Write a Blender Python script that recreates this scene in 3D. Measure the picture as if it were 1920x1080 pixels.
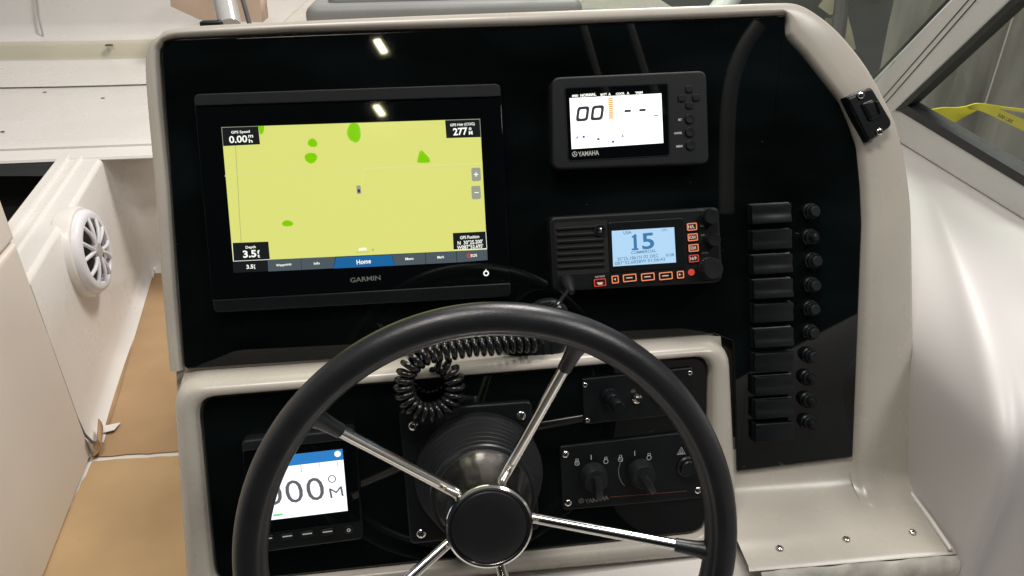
import bpy, bmesh, math, random
from mathutils import Vector as V, Matrix as MX
random.seed(7)
for o in list(bpy.data.objects): bpy.data.objects.remove(o)
SC = bpy.context.scene; COL = SC.collection

# ------------------------------------------------------------------ camera, world, lamps, exposure
LEAN = math.radians(22.5)                       # the dash leans back from the vertical
sL, cL = math.sin(LEAN), math.cos(LEAN)
UP = MX(((1, 0, 0, 0), (0, sL, -cL, 0), (0, cL, sL, 1.05), (0, 0, 0, 1)))   # dash frame: x right, y up the dash, z out of it
CR = ((0.9957010, -0.0455358, 0.0806593), (-0.0534581, -0.9936552, 0.0989524), (0.0756416, -0.1028389, -0.9918178))
cam_d = bpy.data.cameras.new('camera'); cam = bpy.data.objects.new('camera', cam_d); COL.objects.link(cam)
cl = MX.Identity(4)
for i in range(3):
    cl[i][0] = CR[0][i]; cl[i][1] = -CR[1][i]; cl[i][2] = -CR[2][i]
cl.translation = (0.0972096, -0.0234205, 0.8002536)
CAM = UP @ cl
cam.matrix_world = CAM
cam_d.sensor_width = 36; cam_d.lens = 36 * 1400 / 1920; cam_d.clip_start = .02; cam_d.clip_end = 100
SC.camera = cam
CO = CAM.translation.copy(); CB = CAM.to_3x3()

w = bpy.data.worlds.new('World'); SC.world = w; w.use_nodes = True
bg = w.node_tree.nodes['Background']; bg.inputs[0].default_value = (.96, .97, 1, 1); bg.inputs[1].default_value = .24

def area(name, loc, target, sx, sy, power, col, roll=0):
    d = bpy.data.lights.new(name, 'AREA'); d.shape = 'RECTANGLE'; d.size = sx; d.size_y = sy; d.energy = power; d.color = col
    o = bpy.data.objects.new(name, d); COL.objects.link(o)
    q = (V(target) - V(loc)).to_track_quat('-Z', 'Y')
    o.matrix_world = MX.Translation(loc) @ q.to_matrix().to_4x4() @ MX.Rotation(roll, 4, 'Z')
    return o
WARM = (1, .945, .87)
area('shop_lamp', (-.25, -.55, 3.7), (-.25, -.55, 0), 1.2, .4, 50, WARM)
area('shop_lamp', (1.75, -1.0, 3.0), (-.2, .2, .8), 1.0, .4, 27, (1, .975, .94))
area('shop_lamp', (1.0, 1.55, 3.5), (-.7, .4, .6), 1.0, .5, 84, (1, .955, .90))
area('shop_lamp', (.3, 2.6, 3.9), (.3, 2.6, 0), 2.0, .6, 14, (1, .95, .88))
SC.view_settings.view_transform = 'Standard'; SC.view_settings.look = 'None'
SC.view_settings.exposure = 0; SC.view_settings.gamma = 1; SC.view_settings.use_curve_mapping = False
SC.cycles.use_denoising = True
SC.cycles.max_bounces = 8; SC.cycles.glossy_bounces = 5; SC.cycles.transparent_max_bounces = 12
SC.cycles.sample_clamp_indirect = 4

# ------------------------------------------------------------------ measuring: sight line of a point of the photograph
def ray(px, py): return (CB @ V(((px - 960) / 1400, -(py - 540) / 1400, -1))).normalized()
def hit(px, py, p0, n):
    d = ray(px, py); return CO + d * ((V(p0) - CO).dot(V(n)) / d.dot(V(n)))
def hz(px, py, z): return hit(px, py, (0, 0, z), (0, 0, 1))
def hx(px, py, x): return hit(px, py, (x, 0, 0), (1, 0, 0))
def hy(px, py, y): return hit(px, py, (0, y, 0), (0, 1, 0))
def fr(frame, px, py, z=0):
    n = frame.to_3x3().col[2]; p = hit(px, py, frame @ V((0, 0, z)), n); return frame.inverted() @ p

# ------------------------------------------------------------------ materials
MATS = {}
def mat(name, col, rough=.5, metal=0, noise=0, ns=8, bump=0, bs=300, rn=0, emit=None, es=0, coat=0, spec=.5, spots=0, detail=4, stretch=None):
    if name in MATS: return MATS[name]
    m = bpy.data.materials.new(name); m.use_nodes = True; N = m.node_tree.nodes; L = m.node_tree.links
    b = N['Principled BSDF']; c4 = (*col, 1)
    b.inputs['Base Color'].default_value = c4; b.inputs['Roughness'].default_value = rough; b.inputs['Metallic'].default_value = metal
    b.inputs['Coat Weight'].default_value = coat; b.inputs['Coat Roughness'].default_value = .08; b.inputs['Specular IOR Level'].default_value = spec
    tc = N.new('ShaderNodeTexCoord'); mp = N.new('ShaderNodeMapping'); L.new(tc.outputs['Object'], mp.inputs[0])
    if stretch: mp.inputs['Scale'].default_value = stretch
    def nz(scale, det=detail):
        t = N.new('ShaderNodeTexNoise'); t.inputs['Scale'].default_value = scale; t.inputs['Detail'].default_value = det; L.new(mp.outputs[0], t.inputs['Vector']); return t
    if noise:
        t = nz(ns); r = N.new('ShaderNodeValToRGB'); r.color_ramp.elements[0].position = .3; r.color_ramp.elements[1].position = .7
        r.color_ramp.elements[0].color = (*[max(0, x * (1 - noise)) for x in col], 1); r.color_ramp.elements[1].color = (*[x * (1 + noise * .6) for x in col], 1)
        L.new(t.outputs['Fac'], r.inputs[0]); out = r.outputs[0]
        if spots:
            t2 = nz(ns * 9, 2); r2 = N.new('ShaderNodeValToRGB'); r2.color_ramp.elements[0].position = .70 if spots > 0 else .76; r2.color_ramp.elements[1].position = .78 if spots > 0 else .80
            L.new(t2.outputs['Fac'], r2.inputs[0]); mx = N.new('ShaderNodeMixRGB'); mx.inputs[2].default_value = (*[x * (1 - spots) if spots > 0 else .05 for x in col], 1)
            L.new(r2.outputs[0], mx.inputs[0]); L.new(out, mx.inputs[1]); out = mx.outputs[0]
        L.new(out, b.inputs['Base Color'])
    if rn:
        t = nz(ns * 3); mr = N.new('ShaderNodeMapRange'); mr.inputs[3].default_value = max(.01, rough - rn); mr.inputs[4].default_value = rough + rn
        L.new(t.outputs['Fac'], mr.inputs[0]); L.new(mr.outputs[0], b.inputs['Roughness'])
    if bump:
        t = nz(bs, 3); bp = N.new('ShaderNodeBump'); bp.inputs['Strength'].default_value = bump; bp.inputs['Distance'].default_value = .002
        L.new(t.outputs['Fac'], bp.inputs['Height']); L.new(bp.outputs[0], b.inputs['Normal'])
    if emit: b.inputs['Emission Color'].default_value = (*emit, 1); b.inputs['Emission Strength'].default_value = es
    MATS[name] = m; return m
BEIGE = mat('beige_gelcoat', (.45, .42, .368), .27, noise=.13, ns=6, rn=.09, detail=9)
WHITE = mat('white_gelcoat', (.75, .72, .685), .28, noise=.05, ns=3, rn=.04)
LINER = mat('liner_gelcoat', (.585, .565, .555), .42, noise=.04, ns=3, rn=.04)
TAN = mat('tan_panel', (.72, .65, .575), .5, noise=.05, ns=3, bump=.03, bs=120)
GRIME = mat('grimy_edge', (.52, .50, .45), .5, noise=.35, ns=38, bump=.2, bs=90, spots=.35, detail=8)
ACRYL = mat('black_acrylic', (.0030, .0044, .0047), .026, noise=.8, ns=5, rn=.015, spots=-1, stretch=(1, 2.6, 1))
ACRYL_E = mat('rough_cut_edge', (.012, .012, .012), .45, bump=.6, bs=350)
PLAST = mat('black_plastic', (.0062, .0078, .0092), .44, spec=.3, noise=.15, ns=60, bump=.10, bs=1500, rn=.08)
SATIN = mat('satin_black_plastic', (.0055, .007, .0082), .36, spec=.32, noise=.15, ns=60, bump=.02, bs=900, rn=.06)
CHAR = mat('charcoal_plastic', (.0095, .0112, .0128), .5, spec=.3, noise=.12, ns=60, bump=.10, bs=1500)
RUBB = mat('black_rubber', (.014, .0155, .018), .36, noise=.12, ns=40, rn=.05)
FOAM = mat('rim_grip', (.013, .014, .0165), .33, noise=.25, ns=22, bump=.10, bs=800, rn=.09)
CHROME = mat('polished_steel', (.72, .70, .67), .12, 1, noise=.08, ns=25, rn=.07, bump=.02, bs=80)
ALU = mat('anodised_aluminium', (.80, .80, .79), .40, .05, noise=.06, ns=9, rn=.08, spots=.1)
GASK = mat('gasket', (.03, .032, .034), .6, noise=.2, ns=60)
GLASSB = mat('device_glass', (.002, .003, .0035), .03, rn=.012, ns=20)
CARD = mat('corrugated_cardboard', (.41, .265, .14), .85, noise=.16, ns=5, bump=.14, bs=60, spots=.06)
CARD2 = mat('pale_cardboard', (.49, .335, .175), .85, noise=.18, ns=4, bump=.14, bs=60, spots=.05)
CARDE = mat('cardboard_cut_edge', (.30, .17, .08), .9, noise=.3, ns=90)
SPKW = mat('speaker_white', (.74, .73, .76), .38, noise=.04, ns=20)
SPKC = mat('speaker_cone', (.018, .024, .022), .55, noise=.6, ns=26)
SPKG = mat('speaker_badge', (.40, .38, .37), .4)
GREYT = mat('grey_moulded_plastic', (.20, .205, .20), .5, noise=.08, ns=12, bump=.05, bs=300)
WALLG = mat('workshop_wall_paint', (.25, .275, .26), .75, noise=.16, ns=1.3, detail=6, bump=.05, bs=8)
TARP = mat('grey_brown_sheeting', (.33, .31, .275), .7, noise=.6, ns=3.2, stretch=(3, 3, .5), bump=.2, bs=6)
CONC = mat('concrete', (.24, .235, .22), .8, noise=.2, ns=2.2, detail=8)
CREAM = mat('cream_cloth', (.75, .68, .48), .8, noise=.2, ns=9)
YEL = mat('yellow_webbing', (.86, .74, .03), .6, noise=.12, ns=14, bump=.15, bs=500)
CORDM = mat('glossy_black_cord', (.010, .011, .012), .20, noise=.1, ns=40)
DARK = mat('dark_hole', (.006, .006, .006), .8)
PRW = mat('white_print', (.55, .56, .55), .5)
PRG = mat('grey_print', (.17, .175, .175), .5)
PRR = mat('red_print', (.11, .03, .018), .5)
def glow(name, c, s=1.0): return mat(name, (.002, .002, .002), .16, emit=c, es=s)
MAPY = glow('map_land', (.73, .75, .20)); MAPG = glow('map_green', (.22, .62, 0)); MAPB = glow('map_box', (.010, .012, .013)); MAPL = glow('map_line', (.71, .74, .27)); MAPD = glow('map_dark_line', (.48, .50, .16))
GWHT = glow('screen_white', (.95, .97, .88), 1.1); GTAB = glow('screen_tab', (.075, .10, .115)); GBLU = glow('screen_blue', (.012, .13, .34)); GKEY = glow('screen_key', (.33, .35, .28)); GRED = glow('screen_red', (.8, .05, .03))
LCDW = glow('gauge_white', (1, 1, 1), 1.5); LCDK = glow('gauge_dark', (.045, .05, .055)); LCDO = glow('gauge_orange', (.95, .42, .04)); LCDB = glow('gauge_blue', (.02, .16, .38)); LCDF = glow('gauge_faint', (.40, .40, .44), 1.0)
HWHT = glow('heading_white', (.96, .97, 1), 1.35); HBLU = glow('heading_blue', (.03, .22, .58)); HGRY = glow('heading_grey', (.13, .13, .14)); HGRN = glow('heading_green', (.25, .75, .35))
RLCD = glow('radio_lcd', (.46, .70, .93)); RBLU = glow('radio_ink', (.055, .20, .42)); RINK = glow('radio_small_ink', (.12, .25, .38))
KORG = glow('key_amber', (1, .30, .14), .9); KRED = glow('key_red', (.75, .07, .04), .8); KWHT = glow('key_legend', (.85, .62, .52), .8)
def glass(name, tint, refl):
    m = bpy.data.materials.new(name); m.use_nodes = True; N = m.node_tree.nodes; L = m.node_tree.links; N.clear()
    o = N.new('ShaderNodeOutputMaterial'); t = N.new('ShaderNodeBsdfTransparent'); t.inputs[0].default_value = (*tint, 1)
    g = N.new('ShaderNodeBsdfGlossy'); g.inputs['Roughness'].default_value = .03; f = N.new('ShaderNodeFresnel'); f.inputs[0].default_value = 1.45
    d = N.new('ShaderNodeBsdfDiffuse'); d.inputs[0].default_value = (.5, .5, .47, 1)
    no = N.new('ShaderNodeTexNoise'); no.inputs['Scale'].default_value = 5; no.inputs['Detail'].default_value = 7
    mr = N.new('ShaderNodeMapRange'); mr.inputs[1].default_value = .35; mr.inputs[2].default_value = .8; mr.inputs[3].default_value = 0; mr.inputs[4].default_value = refl
    L.new(no.outputs['Fac'], mr.inputs[0])
    m1 = N.new('ShaderNodeMixShader'); m2 = N.new('ShaderNodeMixShader')
    L.new(mr.outputs[0], m1.inputs[0]); L.new(t.outputs[0], m1.inputs[1]); L.new(d.outputs[0], m1.inputs[2])
    ge = N.new('ShaderNodeNewGeometry'); iv = N.new('ShaderNodeMath'); iv.operation = 'SUBTRACT'; iv.inputs[0].default_value = 1; L.new(ge.outputs['Backfacing'], iv.inputs[1])
    mu = N.new('ShaderNodeMath'); mu.operation = 'MULTIPLY'; L.new(f.outputs[0], mu.inputs[0]); L.new(iv.outputs[0], mu.inputs[1]); L.new(mu.outputs[0], m2.inputs[0]); L.new(m1.outputs[0], m2.inputs[1]); L.new(g.outputs[0], m2.inputs[2]); L.new(m2.outputs[0], o.inputs[0]); return m
GLASS = glass('windshield_glass', (.88, .92, .89), .10)

# ------------------------------------------------------------------ mesh helpers
def loft(bm, rings, closed=True, cap0=False, cap1=False, mi=0):
    vs = [[bm.verts.new(p) for p in r] for r in rings]; n = len(rings[0])
    for a, b in zip(vs, vs[1:]):
        for i in range(n if closed else n - 1):
            j = (i + 1) % n; f = bm.faces.new((a[i], a[j], b[j], b[i])); f.material_index = mi; f.smooth = True
    if cap0: f = bm.faces.new(vs[0][::-1]); f.material_index = mi; f.smooth = False
    if cap1: f = bm.faces.new(vs[-1]); f.material_index = mi; f.smooth = False
    return vs
def area2(p): return sum(a[0] * b[1] - b[0] * a[1] for a, b in zip(p, p[1:] + p[:1])) / 2
def inset(p, d):
    n = len(p); o = []; s = 1 if area2(p) > 0 else -1
    for i in range(n):
        a, b, c = V(p[i - 1][:2]), V(p[i][:2]), V(p[(i + 1) % n][:2])
        e1 = (b - a); e2 = (c - b)
        if e1.length < 1e-9 or e2.length < 1e-9: o.append((b.x, b.y)); continue
        e1.normalize(); e2.normalize(); n1 = V((-e1.y, e1.x)) * s; n2 = V((-e2.y, e2.x)) * s
        m = n1 + n2; k = max(.35, 1 + n1.dot(n2)); q = b + m * (d / k); o.append((q.x, q.y))
    return o
def round_poly(p, r, seg=5):
    o = []; n = len(p)
    for i in range(n):
        rr = r[i] if isinstance(r, (list, tuple)) else r
        a, b, c = V(p[i - 1][:2]), V(p[i][:2]), V(p[(i + 1) % n][:2])
        if rr <= 0: o.append((b.x, b.y)); continue
        d1 = (a - b).normalized(); d2 = (c - b).normalized(); k = min(rr, (a - b).length * .49, (c - b).length * .49)
        s, e = b + d1 * k, b + d2 * k
        for j in range(seg + 1):
            t = j / seg; q = s * (1 - t) ** 2 + b * (2 * t * (1 - t)) + e * t * t; o.append((q.x, q.y))
    return o
def rrect(w, h, r, cx=0, cy=0, rot=0, seg=4):
    p = round_poly([(-w / 2, -h / 2), (w / 2, -h / 2), (w / 2, h / 2), (-w / 2, h / 2)], r * 1.0, seg) if r > 0 else [(-w / 2, -h / 2), (w / 2, -h / 2), (w / 2, h / 2), (-w / 2, h / 2)]
    c, s = math.cos(rot), math.sin(rot)
    return [(cx + x * c - y * s, cy + x * s + y * c) for x, y in p]
def slab(bm, p, z0, z1, bev=0, seg=3, back=True, mi=0):
    p = [tuple(q[:2]) for q in p]
    if area2(p) < 0: p = p[::-1]
    rings = [[V((x, y, z0)) for x, y in p]]
    if bev > 0:
        for j in range(seg + 1):
            a = math.pi / 2 * j / seg; q = inset(p, bev * (1 - math.cos(a))) if j else p
            rings.append([V((x, y, z1 - bev + bev * math.sin(a))) for x, y in q])
    else: rings.append([V((x, y, z1)) for x, y in p])
    return loft(bm, rings, True, back, True, mi)
def lathe(bm, prof, seg=32, M=MX.Identity(4), cap0=True, cap1=True, mi=0):
    rings = [[M @ V((r * math.cos(2 * math.pi * i / seg), r * math.sin(2 * math.pi * i / seg), z)) for i in range(seg)] for r, z in prof]
    return loft(bm, rings, True, cap0, cap1, mi)
def tube(bm, pts, r, seg=10, closed=False, mi=0, prof=None):
    pts = [V(p) for p in pts]; n = len(pts); T = []
    for i in range(n):
        a = pts[i - 1] if (i > 0 or closed) else pts[0]; b = pts[(i + 1) % n] if (i < n - 1 or closed) else pts[-1]
        T.append((b - a).normalized())
    up = V((0, 0, 1)) if abs(T[0].z) < .9 else V((1, 0, 0)); u = T[0].cross(up).normalized(); rings = []
    for i in range(n):
        u = (u - T[i] * u.dot(T[i])).normalized(); v = T[i].cross(u); rr = r[i] if isinstance(r, (list, tuple)) else r
        rings.append([pts[i] + (u * math.cos(2 * math.pi * k / seg) + v * math.sin(2 * math.pi * k / seg)) * rr for k in range(seg)])
    if closed: rings.append(rings[0])
    vs = loft(bm, rings, True, not closed, not closed, mi)
    if closed: bmesh.ops.remove_doubles(bm, verts=bm.verts, dist=1e-6)
    return vs
def box(bm, x0, x1, y0, y1, z0, z1, bev=0, mi=0): slab(bm, [(x0, y0), (x1, y0), (x1, y1), (x0, y1)], z0, z1, bev, 2, True, mi)
def BM(): return bmesh.new()
def make(name, bm, mats, parent=None, smooth=35, loc=None, M=None, recalc=True, **props):
    if recalc: bmesh.ops.recalc_face_normals(bm, faces=bm.faces)
    flat = [not f.smooth for f in bm.faces]
    me = bpy.data.meshes.new(name); bm.to_mesh(me); bm.free()
    for m in (mats if isinstance(mats, (list, tuple)) else [mats]): me.materials.append(m)
    if smooth:
        me.set_sharp_from_angle(angle=math.radians(smooth)); me.polygons.foreach_set('use_smooth', [not t for t in flat])
    return put(name, me, parent, loc, M, **props)
def put(name, me, parent=None, loc=None, M=None, **props):
    o = bpy.data.objects.new(name, me); COL.objects.link(o)
    if parent: o.parent = parent
    if M is not None: o.matrix_local = M
    elif loc is not None: o.location = loc
    for k, v in props.items(): o[k] = v
    return o

class Thing:
    """An Empty at the base of a thing; l() gives its local coordinates for a measured point."""
    def __init__(s, name, label, cat, M=MX.Identity(4), group=None):
        s.o = bpy.data.objects.new(name, None); COL.objects.link(s.o); s.o.matrix_world = M; s.M = M; s.I = M.inverted(); s.o.empty_display_size = .02
        s.o['label'] = label; s.o['category'] = cat
        if group: s.o['group'] = group
    def l(s, px, py, z=0): return fr(s.M, px, py, z)
    def ls(s, pts, z=0): return [tuple(s.l(x, y, z))[:2] for x, y in pts]
    def k(s, px, py, z=0): return (s.l(px + 5, py, z) - s.l(px - 5, py, z)).length / 10
    def part(s, name, bm, m, parent=None, **kw): return make(name, bm, m, parent or s.o, **kw)
    def quad(s, name, pts, z, m, t=.0002, r=0, parent=None, bev=0, base=None):
        bm = BM(); p = s.ls(pts, z)
        if r: p = round_poly(p, r)
        slab(bm, p, base if base is not None else z - t, z, bev); return s.part(name, bm, m, parent)
    def text(s, body, px, py, hpx, m, wpx=None, z=0, bold=0, shear=0, rot=0, parent=None, name='lettering', t=.00008):
        cu = bpy.data.curves.new('t', 'FONT'); cu.body = body; cu.size = 1; cu.offset = bold; cu.shear = shear; cu.resolution_u = 3
        ob = bpy.data.objects.new('t', cu); COL.objects.link(ob); me = bpy.data.meshes.new_from_object(ob)
        bpy.data.objects.remove(ob); bpy.data.curves.remove(cu)
        xs = [v.co.x for v in me.vertices]; ys = [v.co.y for v in me.vertices]
        k = s.k(px, py, z); x0, x1, y0, y1 = min(xs), max(xs), min(ys), max(ys)
        sy = hpx * k / (y1 - y0); sx = wpx * k / (x1 - x0) if wpx else sy; c = s.l(px, py, z); cr, sr = math.cos(rot), math.sin(rot)
        for v in me.vertices:
            x = (v.co.x - (x0 + x1) / 2) * sx; y = (v.co.y - (y0 + y1) / 2) * sy
            v.co = (c.x + x * cr - y * sr, c.y + x * sr + y * cr, z)
        me.name = name; me.materials.append(m); return put(name, me, parent or s.o)
def at(frame, px, py, z, rot=0):
    p = fr(frame, px, py, z); return frame @ MX.Translation(p) @ MX.Rotation(rot, 4, 'Z')
def aim(p, n, up=(0, 0, 1), rot=0):
    n = V(n).normalized(); x = V(up).cross(n).normalized(); y = n.cross(x)
    m = MX.Identity(4)
    for i in range(3): m[i][0], m[i][1], m[i][2] = x[i], y[i], n[i]
    m.translation = p; return m @ MX.Rotation(rot, 4, 'Z')

def screw_mesh(r=.004, h=.0022):
    bm = BM(); lathe(bm, [(r, 0), (r, h * .35), (r * .9, h * .7), (r * .6, h * .95), (r * .3, h)], 20)
    for a in (0, math.pi / 2):
        vs = bmesh.ops.create_cube(bm, size=1, matrix=MX.Rotation(a + .5, 4, 'Z') @ MX.Translation((0, 0, h * .93)) @ MX.Diagonal((r * 1.05, r * .24, h * .25, 1)))['verts']
        for f in {f for v in vs for f in v.link_faces}: f.material_index = 1
    bmesh.ops.recalc_face_normals(bm, faces=bm.faces)
    me = bpy.data.meshes.new('screw'); bm.to_mesh(me); bm.free(); me.materials.append(CHROME); me.materials.append(DARK)
    me.polygons.foreach_set('use_smooth', [True] * len(me.polygons)); me.set_sharp_from_angle(angle=math.radians(40)); return me
SCREW = screw_mesh(); SCREW_S = screw_mesh(.0026, .0014)

# ------------------------------------------------------------------ frames of the place
ZB = -.010                                                  # face of the dash board in the dash frame
def rotxyz(a, b, g): return MX.Rotation(a, 4, 'X') @ MX.Rotation(b, 4, 'Y') @ MX.Rotation(g, 4, 'Z')
LO = UP @ MX.Translation((.111, -.29, .052)) @ rotxyz(.068, .060, -.008)     # lower instrument panel
WC = V((.1172625, -.2960194, .2216975)); nn = V((.0366903, -.0361644, .9986721)).normalized()
e1 = V((0, 1, 0)).cross(nn).normalized(); e2 = nn.cross(e1)
wb = MX.Identity(4)
for i in range(3): wb[i][0], wb[i][1], wb[i][2] = e1[i], e2[i], nn[i]
wb.translation = WC
WH = UP @ wb                                                # steering wheel: z along the shaft, 0 in the plane of the rim
FLOOR = .30

# ------------------------------------------------------------------ setting
def plane_obj(name, pts, m, kind='structure', **kw):
    bm = BM(); bm.faces.new([bm.verts.new(p) for p in pts]); o = make(name, bm, m, None, smooth=0, recalc=False, **kw); o['kind'] = kind; return o
plane_obj('cabin_sole', [(-1.25, -1.0, FLOOR), (.9, -1.0, FLOOR), (.9, 2.2, FLOOR), (-1.25, 2.2, FLOOR)], WHITE)
plane_obj('workshop_floor', [(-9, -8, -.6), (9, -8, -.6), (9, 9, -.6), (-9, 9, -.6)], CONC)

# ------------------------------------------------------------------ helm console (beige moulding)
con = Thing('helm_console', 'beige moulded helm console carrying the black dash and the steering wheel', 'console', UP)
PAIRS = [((343, 693), (325, 692)), ((330, 540), (311, 540)), ((318, 345), (297, 345)), ((303, 200), (284, 200)), ((298, 120), (280, 125)), ((299, 92), (287, 92)),
         ((309, 78), (308, 71)), ((329, 72), (350, 55)), ((542, 61), (580, 43)), ((760, 55), (780, 34)), ((992, 49), (992, 26)), ((1335, 35), (1330, 14)), ((1470, 29), (1440, 10)),
         ((1473, 45), (1485, 11)), ((1473, 67), (1524, 29)), ((1481, 78), (1567, 64)), ((1504, 102), (1609, 114)), ((1534, 140), (1636, 157)), ((1573, 190), (1660, 205)),
         ((1590, 228), (1676, 243)), ((1607, 275), (1690, 305)), ((1614, 350), (1701, 385)), ((1617, 420), (1704, 480)), ((1612, 560), (1706, 640)), ((1606, 700), (1706, 780)),
         ((1600, 858), (1708, 885))]
def catm(pts, n):
    o = []
    for i in range(len(pts) - 1):
        p0, p1, p2, p3 = pts[max(i - 1, 0)], pts[i], pts[i + 1], pts[min(i + 2, len(pts) - 1)]
        for j in range(n):
            t = j / n
            o.append(.5 * ((2 * p1) + (p2 - p0) * t + (2 * p0 - 5 * p1 + 4 * p2 - p3) * t * t + (3 * p1 - p0 - 3 * p2 + p3) * t ** 3))
    o.append(pts[-1]); return o
ZIN = ZB - .003
pin = [V(con.l(*a, ZIN)) for a, b in PAIRS]; pout = [V(con.l(*b, -.02)) for a, b in PAIRS]
pin_f = []; pout_f = []
for i in range(len(PAIRS) - 1):                              # straight inside, smooth outside
    for j in range(4): pin_f.append(pin[i].lerp(pin[i + 1], j / 4))
pin_f.append(pin[-1]); pout_f = catm(pout, 4)
PROF = [(-.06, ZIN - .004), (0, ZIN), (.03, -.0095), (.07, -.0068), (.13, -.0056), (.30, -.0046), (.36, -.0046), (.86, -.0066), (.93, -.0085), (.97, -.0125), (.99, -.018), (1.0, -.030)]
rings = []
NF = len(pin_f)
for s, z in PROF:                                            # the foot flares out into the side shelf
    rings.append([V((a.x + (b.x - a.x) * s, a.y + (b.y - a.y) * s, z)) for i, (a, b) in enumerate(zip(pin_f, pout_f))])
rings.append([V((p.x, p.y, -.10)) for p in rings[-1]]); rings.append([V((p.x, p.y, -.30)) for p in rings[-1]])
dv = UP.to_3x3().col[1]
for r in rings:
    pa = UP @ r[-1]; pb = pa - dv * ((pa.z - .7105) / dv.z); pc = pb + V((0, -.045, -.0005))
    for k_ in range(1, 11):
        t = k_ / 10; r.append(UP.inverted() @ (pa * (1 - t) ** 2 + pb * 2 * t * (1 - t) + pc * t * t))
bm = BM(); loft(bm, rings, False); con.part('dash_surround', bm, BEIGE, smooth=50)
bm = BM(); slab(bm, inset([(p.x, p.y) for p in pin_f], .004), -.05, ZB - .0085); con.part('backing_board', bm, DARK)

# binnacle round the lower panel
LP_IN = [(369, 744), (1331, 665), (1326, 1001), (402, 1100)]
LP_OUT = [(317, 717), (1372, 640), (1394, 1043), (346, 1132)]
lo_in = round_poly([tuple(fr(LO, *p))[:2] for p in LP_IN], .021, 6); lo_out = round_poly([tuple(fr(LO, *p))[:2] for p in LP_OUT], [.028, .026, .02, .02], 6)
bn = Thing('binnacle', 'beige raised surround of the lower black panel behind the steering wheel', 'console', LO)
bpro = [(-.04, -.008), (0, -.006), (.03, .003), (.10, .0065), (.25, .008), (.50, .0075), (.72, .004), (.88, -.003), (.97, -.012), (1.0, -.022)]
rings = [[V((a[0] + (b[0] - a[0]) * s, a[1] + (b[1] - a[1]) * s, z)) for a, b in zip(lo_in, lo_out)] for s, z in bpro]
last = [(p.x, p.y) for p in rings[-1]]
def project(p):
    q = CAM.inverted() @ p; return 960 - 1400 * q.x / q.z, 540 + 1400 * q.y / q.z
back1, back2 = [], []
for x, y in last:
    wp = LO @ V((x, y, -.022)); px_, py_ = project(wp); ty = 701 + (630 - 701) * (px_ - 330) / 1020
    wgt = max(0, min(1, (ty + 62 - py_) / 44)) if y > 0 else 0           # the ledge runs back to the foot of the dash panel
    q1 = UP @ fr(UP, px_ + (3 if px_ < 340 else 0), ty, ZB - .003); u_ = UP.inverted() @ wp; q0 = UP @ V((u_.x, u_.y, ZB - .02))
    back2.append(LO.inverted() @ q0.lerp(q1, wgt * wgt * (3 - 2 * wgt)))
    back1.append(V((x, y, -.022)).lerp(back2[-1], .55) + V((0, .0025 * wgt, 0)))
rings += [back1, back2]
bm = BM(); loft(bm, rings, True); bno = bn.part('surround', bm, BEIGE, smooth=50)

bm = BM(); slab(bm, con.ls([(329, 682), (1338, 622), (1345, 720), (331, 760)], ZB - .005), -.045, ZB - .0072); con.part('dash_foot', bm, BEIGE)
# side shelf of the console with its three screws, and the grimy lip
XS0, XS1, ZS = .385, .613, .711
cs = [(-.105, .760), (-.1120, .743), (-.1165, .731), (-.122, .7225), (-.131, .7155), (-.146, .7115), (-.19, .711), (-.226, .7095), (-.231, .706)]
bm = BM(); loft(bm, [[V((x, y, z)) for y, z in cs] for x in [XS0 + (XS1 - XS0) * i / 12 for i in range(13)]], False)
sh = make('side_shelf', bm, BEIGE, con.o, smooth=60, M=con.I)
bm = BM(); cs2 = [(-.2312, .7055), (-.236, .701), (-.239, .690), (-.238, .680)]
loft(bm, [[V((x, y + .0015 * math.sin(x * 90), z)) for y, z in cs2] for x in [XS0 + .012 + (XS1 - XS0 - .012) * i / 20 for i in range(21)]], False)
make('shelf_lip', bm, GRIME, con.o, smooth=60, M=con.I, label='grimy marbled front edge of the shelf')
for p in ((1462, 1028), (1587, 1011), (1711, 998)): put('screw', SCREW, con.o, M=con.I @ MX.Translation(hz(*p, ZS)))
bm = BM(); tube(bm, [hz(1708, 924, ZS + .001), hz(1745, 975, ZS + .001), hz(1783, 1031, ZS)], [.0018, .0026, .0022], 8); make('sealant_bead', bm, WHITE, con.o, M=con.I)
# white pedestal under shelf and binnacle
bm = BM(); box(bm, hy(430, 1075, -.228).x, .66, -.228, .25, FLOOR + .002, .6795, .01)
make('pedestal', bm, WHITE, con.o, M=con.I)
# ------------------------------------------------------------------ black dash board with switches
dash = Thing('dash_panel', 'glossy black acrylic dash panel with a column of rocker switches', 'panel', UP)
bl = round_poly([tuple(dash.l(*p, ZB))[:2] for p in [(345, 692), (301, 76), (1472, 31), (1473, 67), (1481, 79), (1504, 103), (1534, 141), (1573, 191), (1589, 228), (1606, 275), (1613, 350), (1616, 420), (1599, 857), (1383, 884), (1375, 640), (1340, 626)]],
                [.006, .012, .001, .004, .004, .006, .006, .006, .006, .006, .006, .006, .002, .001, .001, .001], 5)
bm = BM(); slab(bm, bl, ZB - .006, ZB, .0012, 3)
bmesh.ops.recalc_face_normals(bm, faces=bm.faces)
for f in bm.faces:
    if abs(f.normal.z) < .3: f.material_index = 1
dash.part('board', bm, [ACRYL, ACRYL_E])
rk = [(1448, 400), (1449, 449.5), (1450.5, 495), (1451.5, 541.5), (1452, 587), (1452.7, 633.5), (1453, 679.5), (1454, 723), (1454.3, 767), (1454.5, 811)]
ZR = ZB + .0125
bm = BM(); slab(bm, rrect(.0470, .0232, .002), -.0125, -.0075, .0015, 2); me_b = make('rocker_switch', bm, SATIN).data
bm = BM()
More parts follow.
